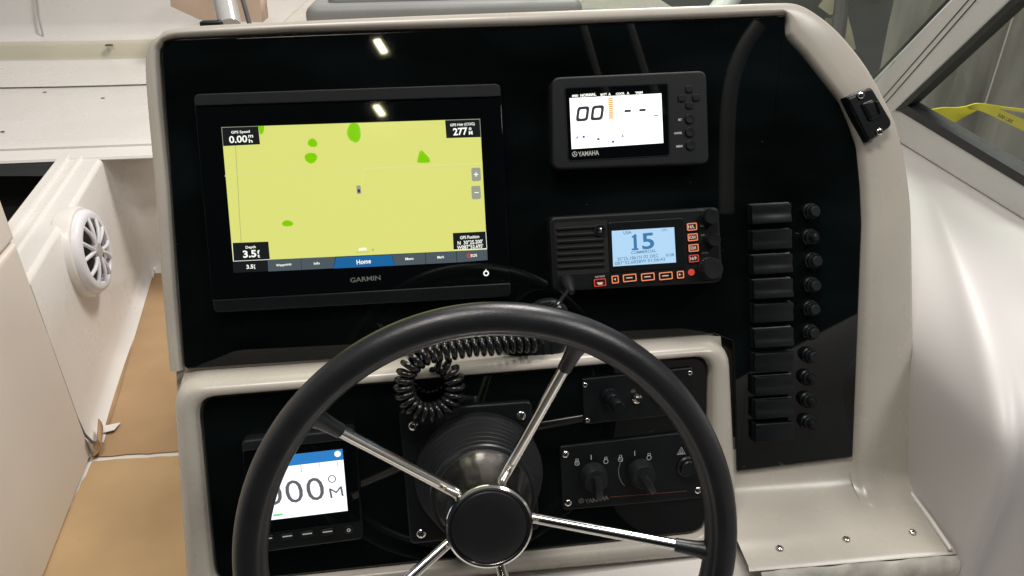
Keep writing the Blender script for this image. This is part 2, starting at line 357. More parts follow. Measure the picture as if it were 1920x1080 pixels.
prof = [(-.0106, -.0085), (-.0105, -.0010), (-.0098, -.0002), (-.0085, 0), (-.003, -.0010), (0, -.0016), (.003, -.0012), (.0085, -.0002), (.0098, -.0004), (.0105, -.0012), (.0106, -.0085)]
xs = [(-.0226, .0012), (-.0222, .0004), (-.0212, 0), (.0212, 0), (.0222, .0004), (.0226, .0012)]
loft(bm, [[V((x, y * (1 - d * 30), z - d)) for y, z in prof] for x, d in xs], True, True, True); me_r = make('rocker', bm, SATIN).data
for o in list(COL.objects):
    if o.name in ('rocker_switch', 'rocker'): bpy.data.objects.remove(o)
for i, p in enumerate(rk):
    q = dash.l(*p, ZR); b = put('rocker_switch', me_b, dash.o, loc=q); r = put('rocker', me_r, b, M=MX.Rotation(math.radians((-4, 3, -3, -3, 4, -4, 3, -3, -4, 3)[i]), 4, 'X'))
bk = [(1530, 396), (1529, 445), (1533.5, 490), (1531.5, 536.5), (1530, 581), (1529, 626), (1528, 670), (1524, 712.5), (1524, 755), (1525, 797.5)]
bm = BM(); lathe(bm, [(.0092, -.016), (.0092, -.012), (.0078, -.0105), (.0078, -.006), (.0070, -.005)], 24); me_c = make('breaker_collar', bm, SATIN).data
bm = BM(); lathe(bm, [(.0056, -.006), (.0056, -.0008), (.0048, 0), (.001, 0)], 24); me_t = make('push_button', bm, CHAR).data
bm = BM(); lathe(bm, [(.0046, -.006), (.0046, -.002), (.0034, -.0002), (.0012, .0004)], 20); me_t2 = make('push_button', bm, SATIN).data
for o in list(COL.objects):
    if o.name.startswith(('breaker_collar', 'push_button')): bpy.data.objects.remove(o)
for i, p in enumerate(bk):
    h = .016 if i not in (0, 2, 3) else .016
    q = dash.l(*p, ZB + h); c = put('circuit_breaker', me_c, dash.o, loc=q); put('push_button', me_t if i in (0, 2, 3, 4, 5, 6) else me_t2, c)

# ------------------------------------------------------------------ chartplotter
cp = Thing('chartplotter', 'large black chartplotter with a lit yellow map on its screen', 'chartplotter', at(UP, 660, 372, 0))
bm = BM(); slab(bm, round_poly(cp.ls([(362, 176), (938, 156), (958, 556), (401, 587)], -.002), .006), ZB, -.0022, .002); cp.part('housing', bm, SATIN)
bm = BM(); slab(bm, round_poly(cp.ls([(363.5, 176.5), (937.5, 157), (939.5, 180.5), (364.5, 198)], 0.001), [.006, .006, 0, 0]), -.004, .0012, .0009); cp.part('top_bezel', bm, CHAR)
bm = BM(); slab(bm, round_poly(cp.ls([(398.5, 563), (957, 530.5), (958.5, 556), (402, 586)], 0.001), [0, 0, .006, .006]), -.004, .0010, .0012); cp.part('bottom_bezel', bm, SATIN)
bm = BM(); slab(bm, cp.ls([(366, 199), (939, 181.5), (955.5, 530), (398, 562)], -.0006), -.003, -.0006, .0003); cp.part('cover_glass', bm, GLASSB)
scr = cp.quad('screen', [(415, 238.5), (900, 222.8), (914.2, 487.5), (438, 511.7)], -.0004, MAPB)
cp.quad('map', [(415, 238.5), (900, 222.8), (913, 468), (437, 490)], -.0001, MAPY, parent=scr)
def blob(c, rx, ry, seed, cut=None, pts=None):
    rnd = random.Random(seed); n = 22; ph = [rnd.uniform(0, 6.28) for _ in range(3)]; P = []
    for i in range(n):
        a = 2 * math.pi * i / n; k = 1 + .06 * math.sin(2 * a + ph[0]) + .05 * math.sin(3 * a + ph[1]) + .02 * math.sin(7 * a + ph[2])
        P.append((c[0] + rx * k * math.cos(a), c[1] + ry * k * math.sin(a)))
    if cut: P = [(x, max(y, cut)) for x, y in P]
    cp.quad('map_island', pts or P, .0001, MAPG, parent=scr)
blob((664, 248), 12, 20, 1, cut=230.8); blob((586, 268), 9, 7.8, 2); blob((583, 296), 11, 10.5, 3); blob((539, 419), 10, 6, 4)
cp.quad('map_island', [(782, 304.5), (784, 295), (787, 284), (791, 282), (797, 288), (804, 295), (807, 303), (804, 305), (793, 305.5)], .0001, MAPG, parent=scr)
cp.quad('map_island', [(484, 236.3), (495, 236), (495, 245), (492, 251), (487, 252)], .0001, MAPG, parent=scr)
def line(pts, wpx, z, m, name='map_line', th=cp):
    bm = BM(); k = th.k(*pts[0], z) * wpx / 2; P = [th.l(*p, z) for p in pts]
    for a, b in zip(P, P[1:]):
        d = (b - a).normalized(); n = V((-d.y, d.x, 0)) * k; slab(bm, [a - n, b - n, b + n, a + n], z - .00005, z)
    return th.part(name, bm, m, scr if th is cp else None)
line([(421, 330), (440, 328), (683, 319), (905, 311)], 1.6, .00005, MAPL)
line([(441, 262), (452, 454)], 1.4, .00005, MAPD)
bm = BM()
for i in range(56):
    p = cp.l(683 + 221 * i / 55, 316 - 10 * i / 55, .0001); slab(bm, rrect(.0009, .0009, 0, p.x, p.y), .00002, .0001)
for i in range(9):
    p = cp.l(683 - 6 * i / 8, 316 + 32 * i / 8, .0001); slab(bm, rrect(.0009, .0009, 0, p.x, p.y), .00002, .0001)
cp.part('track_line', bm, glow('map_track', (.82, .84, .36)), scr)
cp.quad('boat_marker', [(668, 348), (676, 347.5), (677.5, 363), (669.5, 364)], .0001, GKEY, parent=scr, r=.001); cp.quad('boat_marker', [(670, 355), (675, 354.5), (675.5, 361), (671, 361.5)], .0002, LCDK, parent=scr, r=.0006)
for q in ([(415.6, 239), (484, 236.6), (487.5, 270.5), (418.4, 274)], [(834.5, 225.5), (899.6, 223.4), (901.6, 257), (837, 259)], [(435.5, 455.5), (503, 453), (506, 486.5), (437.8, 489.8)], [(849, 437), (910.8, 434), (912.8, 465.8), (850.5, 468.5)]):
    cp.quad('data_box', q, .0001, MAPB, parent=scr)
line([(418.4, 274), (415.6, 239), (484, 236.6)], .9, .0002, GKEY, 'box_border'); line([(834.5, 225.5), (899.6, 223.4), (901.6, 257)], .9, .0002, GKEY, 'box_border')
line([(435.5, 455.5), (437.8, 489.8), (506, 486.5)], .9, .0002, GWHT, 'box_border'); line([(910.8, 434), (912.8, 465.8), (850.5, 468.5)], .9, .0002, GWHT, 'box_border')
RT = .022
for (s, x, y, h, wd, b) in (('GPS Speed', 451, 248, 6.5, 35, .02), ('0.00', 446.5, 261, 13.5, 34, .02), ('m', 470, 255.5, 5, 9, .02), ('h', 470, 264, 7, 7, .02),
        ('GPS Hdg (COG)', 867, 234, 6.5, 46, .02), ('277', 863, 246.5, 14, 27, .03), ('o', 881.5, 241.5, 5, 5, .03), ('M', 882.5, 249, 7, 7, .03),
        ('Depth', 470, 464, 6.5, 19, .02), ('3.5', 468, 476, 14, 25, .03), ('f', 484.5, 472.5, 7, 5, .03), ('t', 485, 480, 6, 4.5, .03), ('3.5', 468.5, 500, 8, 13, .03), ('f', 477, 498, 4, 3, .03), ('t', 477.3, 502.5, 4, 3, .03),
        ('GPS Position', 880.5, 444.5, 6, 36, .02), ('N  30°25.200\'', 881.5, 454, 7.5, 47, .02), ('W087°52.695\'', 881.5, 462.5, 7.5, 49, .02)):
    cp.text(s, x, y, h, GWHT, wd, .00025, b, rot=.022, parent=scr)
for q in ([(502, 487.5), (564, 484.4), (565, 506), (503, 509)], [(564.8, 484.4), (629, 481.2), (624.5, 503), (565.8, 506)], [(735, 477.3), (797, 474.2), (798, 495), (741, 498)], [(798, 474.2), (855, 471.2), (856.3, 492), (799, 495)], [(856, 471.2), (913.4, 468.5), (914.2, 487.5), (857.3, 492)]):
    cp.quad('soft_key', q, .0001, GTAB, parent=scr)
cp.quad('home_key', [(630, 482.5), (734, 477.5), (740.5, 498), (625, 503.5)], .0001, GBLU, parent=scr)
for (s, x, y, h, wd) in (('Waypoints', 532, 497, 6, 29), ('Info', 594, 493.6, 5, 11), ('Home', 682, 490.5, 9, 27), ('Menu', 767.5, 485, 5, 15), ('Mark', 826.5, 482, 5, 13), ('SOS', 888.5, 479, 5.5, 12)):
    cp.text(s, x, y, h, GWHT, wd, .00025, .02, rot=.045, parent=scr)
bm = BM(); p = cp.l(879, 479.5, .0002); lathe(bm, [(.0022, 0), (.0022, .0001), (.0012, .0001), (.0012, 0)], 14, MX.Translation((p.x, p.y, .0002)), False, False); cp.part('rescue_icon', bm, GRED, scr)
line([(667, 473.5), (694, 472)], 1, .0002, MAPD, 'scale_bar'); cp.text('600ft', 680, 467, 6, GWHT, 15, .0002, .04, rot=.03, parent=scr)
cp.quad('north_arrow', [(697, 470.5), (699.2, 464), (702, 470)], .0002, MAPD, parent=scr)
for (y, s) in ((327, '+'), (361, '–')):
    cp.quad('zoom_key', [(883.5, y - 12), (900.5, y - 13), (902, y + 12), (885, y + 13)], .0002, GKEY, r=.002, parent=scr); cp.text(s, 892.6 + (1 if y > 340 else 0), y, 8 if s == '+' else 1.6, GWHT, 8, .0003, .02, parent=scr)
cp.text('GARMIN', 685, 523, 9, PRG, 57, -.0004, .012, rot=.035)
bm = BM(); p = cp.l(911.5, 512.5); lathe(bm, [(.0031, 0), (.0031, .0002), (.0017, .0002), (.0017, 0)], 18, MX.Translation((p.x, p.y, -.0006)), False, False); box(bm, p.x - .0005, p.x + .0005, p.y + .002, p.y + .0042, -.0006, -.0003); cp.part('power_key', bm, GWHT)

# ------------------------------------------------------------------ engine gauge
ZG = .010
eg = Thing('engine_gauge', 'dark grey engine gauge with a bright white display, top right of the dash', 'gauge', at(UP, 1182, 225, ZG, .010))
go = eg.ls([(1034, 145), (1325, 132), (1330, 307), (1036.5, 318)])
bm = BM(); slab(bm, round_poly(go, .009, 6), ZB - ZG, 0, .0022, 4); eg.part('housing', bm, CHAR)
bm = BM(); q = round_poly(eg.ls([(1059, 165), (1251.5, 157), (1255, 291), (1066, 301.5)]), .003); loft(bm, [[V((x, y, .0002)) for x, y in inset(q, -.0009)], [V((x, y, .0007)) for x, y in inset(q, -.0005)], [V((x, y, .0002)) for x, y in q]], True); eg.part('window_frame', bm, SATIN)
eg.quad('cover_glass', [(1060, 166), (1251, 158), (1254.4, 290.5), (1066.7, 300.8)], .0002, GLASSB, r=.002)
es = eg.quad('display', [(1067.8, 184), (1240, 175), (1243.8, 268), (1072, 279.5)], .0004, LCDW)
def etxt(s, x, y, h, wd, m, b=.02, sh=0, z=.0006): return eg.text(s, x, y, h, m, wd, z, b, sh, rot=.03, parent=es)
def zero(th, x, y, w, h, t, m, par, z, sl=.18, n=7, name='digit'):        # rounded slanted segment digit
    k = th.k(x, y, z); c = th.l(x, y, z); o = rrect(w * k, h * k, w * k * .28); i_ = rrect((w - 2 * t) * k, (h - 2 * t) * k, w * k * .14)
    f = lambda P, zz: [V((c.x + a + b * sl + 0, c.y + b + a * .03, zz)) for a, b in P]
    bm = BM(); loft(bm, [f(o, z - .0001), f(o, z), f(i_, z), f(i_, z - .0001)], True); th.part(name, bm, m, par)
zero(eg, 1092.5, 213.5, 23, 27, 5.2, LCDK, es, .0006); zero(eg, 1120, 211.5, 23, 27, 5.2, LCDK, es, .0006)
for (x, y, a) in ((1177, 208, 12), (1204.7, 206.3, 12), (1230.5, 216.7, 8)): eg.quad('dash_segment', [(x - a / 2 + .6, y - 2), (x + a / 2 + .6, y - 2.6), (x + a / 2 - .6, y + 2), (x - a / 2 - .6, y + 2.6)] if a > 9 else [(x - 4, y - .8), (x + 4, y - 1.2), (x + 4, y + .4), (x - 4, y + .9)], .0006, LCDK, parent=es)
for i in range(11): eg.quad('trim_bar', [(1140.3 + i * .13, 185 + 3.62 * i - 1.1), (1148.6 + i * .13, 184.6 + 3.62 * i - 1.1), (1149 + i * .13, 184.6 + 3.62 * i + 1.5), (1140 + i * .13, 185 + 3.62 * i + 1.5)], .0006, LCDO, parent=es)
for (x, y) in ((1094.4, 256.4), (1122, 260.9), (1149.6, 265.6)): eg.quad('pixel_mark', [(x - 2.3, y - 2), (x + 2.3, y - 2.2), (x + 2.4, y + 2), (x - 2.2, y + 2.3)], .0006, LCDB, parent=es)
for (s, x, y, h, wd) in (('SPEED', 1078.5, 179.8, 4.5, 12), ('SPEEDING', 1103, 178, 5.5, 30), ('BATT', 1132, 177.2, 4.5, 12), ('A', 1143, 176.6, 5, 5), ('COOL', 1163, 175.6, 4.5, 17), ('A', 1177.5, 174.8, 5, 5), ('TRIM', 1198, 173.8, 4.5, 14)):
    eg.text(s if s != 'SPEEDING' else 'NORMAL', x, y, h, GWHT, wd, .0006, .06, rot=.04, parent=es)
for i, (x, y) in enumerate(((1082, 252), (1110.5, 250), (1137, 252), (1167, 249), (1194, 246.5), (1221.5, 248))):
    bm = BM(); p = eg.l(x, y, .0006)
    if i % 3 == 0:
        box(bm, p.x - .0003, p.x + .0003, p.y - .003, p.y + .005, .0005, .0006); box(bm, p.x - .003, p.x + .003, p.y - .0045, p.y - .0039, .0005, .0006); lathe(bm, [(.0012, 0), (.0012, .0001)], 10, MX.Translation((p.x, p.y - .003, .0005)))
    elif i % 3 == 1:
        loft(bm, [[V((p.x + a, p.y + b, .0006)) for a, b in rrect(.012, .007, .001)], [V((p.x + a, p.y + b, .0006)) for a, b in rrect(.011, .006, .001)]], True)
    else:
        T3 = [(0, .004), (-.006, -.003), (.006, -.003)]; loft(bm, [[V((p.x + a, p.y + b, .0006)) for a, b in T3], [V((p.x + a * .86, p.y + b * .82, .0006)) for a, b in T3]], True)
        box(bm, p.x - .009, p.x - .006, p.y - .0015, p.y - .0009, .0005, .0006); box(bm, p.x + .006, p.x + .009, p.y - .0015, p.y - .0009, .0005, .0006)
    eg.part('warning_icon', bm, LCDF, es)
for (s, x, y) in (('F', 1101.5, 190), ('P', 1129.5, 188), (':', 1214, 186.5)): etxt(s, x, y, 4, 2.5, LCDF, .01)
for (x, y, w_, h_) in ((1292, 167, 14, 13), (1278, 184, 14, 13), (1305, 183, 14, 13), (1292.3, 197.5, 14, 13)):
    bm = BM(); p = eg.l(x, y); k = eg.k(x, y); slab(bm, rrect(w_ * k, h_ * k, .0025, p.x, p.y), -.001, .0016, .0009); eg.part('arrow_key', bm, PLAST)
for (x, y, s, lx, ly, lw) in ((1293, 222.5, 'SET', 1275.3, 224.4, 7.5), (1293.5, 247.5, 'CANCEL', 1271.3, 249.4, 15), (1294.5, 272, 'MENU', 1274, 274.3, 12)):
    bm = BM(); p = eg.l(x, y); k = eg.k(x, y); lathe(bm, [(9.3 * k, -.001), (9.3 * k, .0005), (8.6 * k, .0018), (7.6 * k, .0022), (.001, .0020)], 24, MX.Translation((p.x, p.y, 0))); eg.part('menu_key', bm, PLAST)
    eg.text(s, lx, ly, 4, PRW, lw, .0003, .05, rot=.03)
eg.text('YAMAHA', 1103.5, 287.5, 8.5, PRW, 39, .0004, .02, rot=.03)
def emblem(th, x, y, r, m, z):
    bm = BM(); p = th.l(x, y, z); k = th.k(x, y, z) * r; M = MX.Translation((p.x, p.y, z)); loft(bm, [[M @ V((rr * math.cos(a * math.pi / 10), rr * math.sin(a * math.pi / 10), 0)) for a in range(20)] for rr in (k, k * .78)], True)
    for j in range(3):
        a = math.pi / 2 + j * 2.094; d = V((math.cos(a), math.sin(a), 0)); n = V((-d.y, d.x, 0)) * k * .11; bm.faces.new([bm.verts.new(M @ q) for q in (-n, d * k * .8 - n, d * k * .8 + n, n)])
    th.part('emblem', bm, m)
emblem(eg, 1077.5, 289, 5, PRW, .0004)

# ------------------------------------------------------------------ VHF radio
ZV = .014
vh = Thing('vhf_radio', 'black marine radio with a pale blue display and glowing orange keys', 'radio', at(UP, 1195, 470, ZV, -.004))
bm = BM(); slab(bm, round_poly(vh.ls([(1030, 407), (1349, 388), (1356, 530), (1037.5, 547)]), [.008, .007, .010, .006], 6), ZB - ZV, 0, .003, 4); vh.part('housing', bm, PLAST)
bm = BM(); slab(bm, round_poly(vh.ls([(1039, 419), (1138, 412), (1143, 511), (1045, 518)]), .002), -.002, .0003, .0002); vh.part('speaker_recess', bm, DARK)
for i in range(7):
    y = 428 + i * 12; sk = .35 * i; x1 = 1116 if i < 1 else 1131
    bm = BM(); a = vh.l(1043 + sk, y + 2, 0); b = vh.l(x1 + sk, y - 3.2, 0); d = (b - a).normalized(); n = V((-d.y, d.x, 0)) * .0017
    slab(bm, [a - n, b - n, b + n, a + n], 0, .0022, .0012, 3); vh.part('grille_slat', bm, PLAST)
bm = BM(); slab(bm, round_poly(vh.ls([(1139, 417), (1281, 408), (1286, 502), (1143, 511)]), .004), -.001, .0012, .0009); vh.part('display_bezel', bm, SATIN)
vs_ = vh.quad('display', [(1147, 433), (1264, 426), (1267.6, 492), (1149.7, 499.6)], .0014, RLCD)
for (s, x, y, h, wd, m, b) in (('USA', 1176.5, 436, 6, 15, RINK, .02), ('5', 1215, 452, 30, 23, RBLU, .02), ('COMMERCIAL', 1206.5, 472, 5.5, 47, RINK, .015), ('30°25.1861N 02 DEC', 1196, 482.5, 6.5, 78, RINK, .01), ('087°52.6828W 01:06:43', 1200, 489.8, 6.5, 94, RINK, .01), ('UTC', 1246, 431.5, 4, 10, RINK, .02), ('0138', 1256, 478, 5.5, 15, RINK, .02)):
    vh.text(s, x, y, h, m, wd, .0016, b, rot=.045, parent=vs_)
vh.quad('digit', [(1184.6, 443.6), (1190.2, 439.2), (1193.2, 439.0), (1194.6, 465.4), (1197, 465.3), (1197.2, 468.6), (1184.8, 469.4), (1184.6, 466.2), (1188.6, 465.9), (1187.6, 444.6), (1184.9, 446.6)], .0016, RBLU, parent=vs_)
def key(x, y, w_, h_, leg, m=KORG, lm=KWHT, fill=None):
    bm = BM(); p = vh.l(x, y); k = vh.k(x, y); slab(bm, rrect(w_ * k, h_ * k, .0015, p.x, p.y, .05), -.001, .0016, .0006); kb = vh.part('key', bm, PLAST)
    o = rrect(w_ * k * .94, h_ * k * .94, .0013, p.x, p.y, .05); i_ = rrect(w_ * k * .94 - .0022, h_ * k * .94 - .0022, .0006, p.x, p.y, .05)
    bm = BM(); loft(bm, [[V((*q, .0017)) for q in o], [V((*q, .0019)) for q in o], [V((*q, .0019)) for q in i_], [V((*q, .0017)) for q in i_]], True); vh.part('key_light', bm, m, kb)
    if fill: vh.quad('key_fill', [(x - w_ * .32, y - h_ * .28), (x + w_ * .32, y - h_ * .34), (x + w_ * .32, y + h_ * .28), (x - w_ * .32, y + h_ * .34)], .0019, fill, parent=kb)
    if leg in ('<', '>'):
        s = 1 if leg == '>' else -1; vh.quad('legend', [(x - 1.8 * s, y - 2.4), (x + 2.2 * s, y), (x - 1.8 * s, y + 2.4)], .002, lm, parent=kb)
    elif leg == '-': vh.quad('legend', [(x - 6, y - .4), (x + 6, y - 1.3), (x + 6, y + .6), (x - 6, y + 1.4)], .002, lm, parent=kb)
    else: vh.text(leg, x, y, h_ * .42, lm, w_ * .6, .0021, .03, rot=.05, parent=kb)
for (x, y, s) in ((1296.5, 425, 'H/L'), (1298, 444.7, 'SCAN'), (1299.6, 464.7, 'CLEAR')): key(x, y, 20, 14.5, s)
key(1300, 484.4, 20, 14.5, '16/9', KRED, KWHT, None)
key(1152.8, 523.7, 14, 15.5, '<'); key(1275, 514.8, 14, 14.5, '>')
for (x, y) in ((1180, 520.8), (1214, 518.8), (1247.6, 517)): key(x, y, 27, 15, '-')
key(1124.4, 529.5, 24, 15, '-', KRED, KRED, None); vh.quad('flap_mark', [(1119, 530), (1131, 529.2), (1129, 533.5), (1122, 534)], .0021, KWHT); vh.text('DISTRESS', 1125, 518.5, 3.2, PRW, 18, .0004, .02, rot=.04)
bm = BM(); p = vh.l(1296, 510.4); lathe(bm, [(.0036, -.001), (.0036, .001), (.0028, .0018), (.001, .002)], 18, MX.Translation((p.x, p.y, 0))); vh.part('red_key', bm, KRED)
def knob(th, name, x, y, rpx, h, m, base=0, ribs=0, z0=0):
    bm = BM(); p = th.l(x, y, h); k = th.k(x, y, h) * rpx; seg = 48 if ribs else 28
    prof = [(1.0, z0), (1.0, h * .12), (.93, h * .16), (.90, h * .84), (.80, h), (.10, h * .98)]
    rings = []
    for f_, z in prof:
        rings.append([V((p.x + k * f_ * (1 - (.045 if ribs and i % 2 and .1 < z / h < .9 else 0)) * math.cos(2 * math.pi * i / seg), p.y + k * f_ * (1 - (.045 if ribs and i % 2 and .1 < z / h < .9 else 0)) * math.sin(2 * math.pi * i / seg), z)) for i in range(seg)])
    loft(bm, rings, True, True, True); return th.part(name, bm, m, smooth=25 if ribs else 35)
knob(vh, 'knob', 1336, 406, 16, .012, PLAST, ribs=1); knob(vh, 'knob', 1341, 450, 13.5, .014, PLAST, ribs=1); knob(vh, 'channel_knob', 1338.6, 505, 21.5, .015, CHAR, ribs=1)
for (s, x, y, wd) in (('VOL', 1316.5, 423.5, 8), ('SQL', 1318, 441, 8), ('CHAN', 1322, 474, 12)): vh.text(s, x, y, 3.6, PRG, wd, .0003, .03, rot=.05)
bm = BM(); p = vh.l(1125.6, 431, .003); M = MX.Translation((p.x, p.y, 0)); lathe(bm, [(.0066, -.001), (.0066, .0025), (.0056, .0034), (.0034, .0034), (.0030, .0016)], 24, M, True, True); vh.part('jack_ring', bm, SATIN)
bm = BM(); lathe(bm, [(.0022, .0015), (.0022, .0022), (.0012, .0026)], 14, M); vh.part('jack_pin', bm, CHROME)

# ------------------------------------------------------------------ latch bracket on the right of the surround
lb = Thing('latch_bracket', 'small black plastic latch bracket screwed to the beige surround', 'bracket', at(UP, 1632, 213, .004, 0))
c4 = lb.ls([(1587, 182), (1634, 161), (1677, 234), (1628, 267)])
bm = BM(); slab(bm, round_poly(c4, [.001, .006, .009, .001], 5), -.014, 0, .003, 4); lb.part('plate', bm, SATIN)
bm = BM(); slab(bm, round_poly(lb.ls([(1590, 186), (1604, 180), (1640, 258), (1629, 263)]), .001), -.004, .0012, .001, 4); lb.part('ramp', bm, SATIN)
bm = BM(); slab(bm, round_poly(lb.ls([(1612, 195), (1636, 186), (1652, 216), (1630, 228)]), .003), -.003, .0035, .003, 4); lb.part('catch', bm, SATIN)
bm = BM(); slab(bm, round_poly(lb.ls([(1637, 192), (1642, 190), (1650, 213), (1645, 216)]), .001), .002, .0055, .001, 2); lb.part('tongue', bm, SATIN)
for p in ((1614, 179), (1649, 247)): put('screw', SCREW, lb.o, loc=lb.l(*p, .0005))

# ------------------------------------------------------------------ lower black panel and its instruments
lp = Thing('instrument_panel', 'glossy black lower panel with rounded corners behind the wheel', 'panel', LO)
bm = BM(); slab(bm, inset(lo_in, .0015), -.012, -.002, .0022, 4); lp.part('board', bm, ACRYL)
ZL = -.002
hd = Thing('heading_display', 'small square display reading zeros behind the left of the wheel', 'display', at(LO, 566, 920, .012, .012))
bm = BM(); slab(bm, round_poly(hd.ls([(451, 826), (664, 803), (681, 1013), (470, 1041)]), .006), -.014, -.001, .003); hd.part('housing', bm, PLAST)
bm = BM(); slab(bm, round_poly(hd.ls([(452, 827), (664, 804), (666, 824), (455, 847)], .001), [.005, .005, 0, 0]), -.004, .0014, .0022, 4); hd.part('top_bezel', bm, CHAR)
hd.quad('cover_glass', [(456, 848), (666, 825), (676, 976), (466, 1003)], -.0004, GLASSB)
hs = hd.quad('screen', [(488, 859), (642, 842), (652, 957.6), (501, 976)], 0, HWHT)
hd.quad('title_bar', [(488, 859), (642, 842), (644, 862), (490, 880)], .0002, HBLU, parent=hs)
bm = BM(); p = hd.l(633, 851, .0004); lathe(bm, [(.0032, 0), (.0032, .0001)], 16, MX.Translation((p.x, p.y, .0004))); hd.part('status_dot', bm, GWHT, hs)
for (x, y, h) in ((564, 872, 14), (598, 868, 7), (632, 864.5, 9)): line([(x, y), (x + h * .07, y + h)], 1.4 if x != 632 else 2, .0003, HGRN if x == 632 else HGRY, 'heading_tick', hd).parent = hs
hd.quad('rudder_bar', [(512, 964.5), (530, 962.3), (530.3, 966.5), (512.3, 968.7)], .0003, HGRN, parent=hs)
for (x, y) in ((512, 926), (551.5, 921.5), (591, 917)): hd.text('0', x, y, 47, HGRY, 33, .0003, 0, rot=.10, parent=hs)
hd.text('O', 622.5, 898, 16, HGRY, 15.5, .0003, 0, rot=.1, parent=hs); hd.text('M', 630.5, 923, 20, HGRY, 25, .0003, .0, rot=.1, parent=hs)
hd.quad('key_strip', [(467, 1004), (676.5, 977), (680, 1008), (470, 1036)], -.0002, SATIN)
for (x, y) in ((501, 1010), (538.7, 1005.5), (576, 1001), (614, 997)):
    bm = BM(); p = hd.l(x, y); k = hd.k(x, y); slab(bm, rrect(26 * k, 13 * k, .002, p.x, p.y, .1), -.0004, .0012, .0006); kk = hd.part('soft_key', bm, PLAST)
    hd.quad('legend', [(x - 9, y + .2), (x + 9, y - 2.2), (x + 9.1, y - .2), (x - 8.9, y + 2.2)], .0014, KWHT if False else GKEY, parent=kk)
bm = BM(); p = hd.l(654, 992.7); lathe(bm, [(.0046, 0), (.0046, .001), (.0038, .0015), (.001, .0015)], 18, MX.Translation((p.x, p.y, -.0002))); pk = hd.part('power_key', bm, PLAST)
bm = BM(); loft(bm, [[V((p.x + r_ * math.cos(a * .393), p.y + r_ * math.sin(a * .393), .0015)) for a in range(16)] for r_ in (.0018, .0010)], True); hd.part('legend', bm, GKEY, pk)

ac = Thing('accessory_panel', 'black plate with a pull knob and a small chrome toggle on the lower panel', 'panel', at(LO, 1190, 747, ZL + .004, .0))
bm = BM(); slab(bm, round_poly(ac.ls([(1091, 711), (1300, 689), (1304, 774), (1096, 796)]), .0025), -.004, 0, .001); ac.part('plate', bm, SATIN)
for p in ((1097, 721.6), (1101.6, 787.7), (1294, 699), (1298, 766)): put('screw', SCREW_S, ac.o, loc=ac.l(*p))
A0 = ac.l(1142, 744)
bm = BM(); lathe(bm, [(.0098, 0), (.0098, .004), (.0086, .006), (.0076, .006), (.0072, .016), (.0066, .017), (.0050, .017), (.0050, .021), (.0064, .022), (.0064, .034), (.0056, .036), (.001, .036)], 28, MX.Translation(A0)); ac.part('pull_knob', bm, SATIN)
T0 = ac.l(1193, 746)
bm = BM(); lathe(bm, [(.0052, 0), (.0052, .003), (.0040, .0035), (.0036, .006), (.0028, .006)], 20, MX.Translation(T0)); tg = ac.part('toggle', bm, CHROME)
bm = BM(); tube(bm, [T0 + V((0, 0, .005)), T0 + V((0, .001, .010)), T0 + V((0, .002, .0135))], [.0018, .0022, .0026], 10); ac.part('lever', bm, CHROME, tg)
L0 = ac.l(1232, 742); bm = BM(); lathe(bm, [(.0062, 0), (.0062, .002), (.0052, .004), (.001, .0045)], 20, MX.Translation(L0)); ac.part('push_button', bm, PLAST)
for (s, x, y, wd) in (('I', 1219.5, 741, 1.2), ('O', 1229, 752, 4)): ac.text(s, x, y, 6, PRG, wd, .0003)

ig = Thing('ignition_panel', 'black ignition plate with two turn knobs and a thin red line', 'panel', at(LO, 1190, 884, ZL + .004, .0))
bm = BM(); slab(bm, round_poly(ig.ls([(1049, 838), (1326, 806), (1330, 932), (1056, 957)]), .004), -.004, 0, .001); ig.part('plate', bm, SATIN)
for p in ((1060, 851.5), (1065, 942.5), (1308.5, 919), (1303, 820)): put('screw', SCREW, ig.o, loc=ig.l(*p))
def turn_knob(x, y, ang, name):
    p = ig.l(x, y); bm = BM(); lathe(bm, [(.0152, 0), (.0152, .003), (.0140, .005), (.0132, .013), (.0120, .0150), (.001, .0155)], 32, MX.Translation(p)); kb = ig.part(name, bm, CHAR)
    bm = BM(); M = MX.Translation(p) @ MX.Rotation(ang, 4, 'Z')
    rr = [(-.0042, -.006, .0148, .0245), (-.0046, .004, .0148, .0265), (-.0042, .0125, .0146, .0255), (-.0038, .0180, .009, .0215), (-.0034, .0202, .008, .016)]
    loft(bm, [[M @ V(q) for q in ((-hw, d, z0), (-hw * .8, d, z1 - .001), (-hw * .45, d, z1), (hw * .45, d, z1), (hw * .8, d, z1 - .001), (hw, d, z0))] for hw, d, z0, z1 in [(abs(a), b, c, e) for a, b, c, e in rr]], True, True, True)
    ig.part('grip', bm, CHAR, kb)
turn_knob(1112, 892, math.pi + .05, 'key_switch'); turn_knob(1200, 885, math.pi + .5, 'key_switch')
bm = BM(); p = ig.l(1288, 874); lathe(bm, [(.0115, 0), (.0115, .002), (.0100, .0035), (.0088, .0035), (.0084, .007), (.0074, .008), (.001, .0078)], 28, MX.Translation(p)); ig.part('push_button', bm, SATIN)
for (x, y) in ((1108.3, 857.5), (1190, 850)): ig.quad('mark', [(x - .6, y - 4.5), (x + .7, y - 4.5), (x + .9, y + 4.5), (x - .4, y + 4.5)], .0003, PRW)
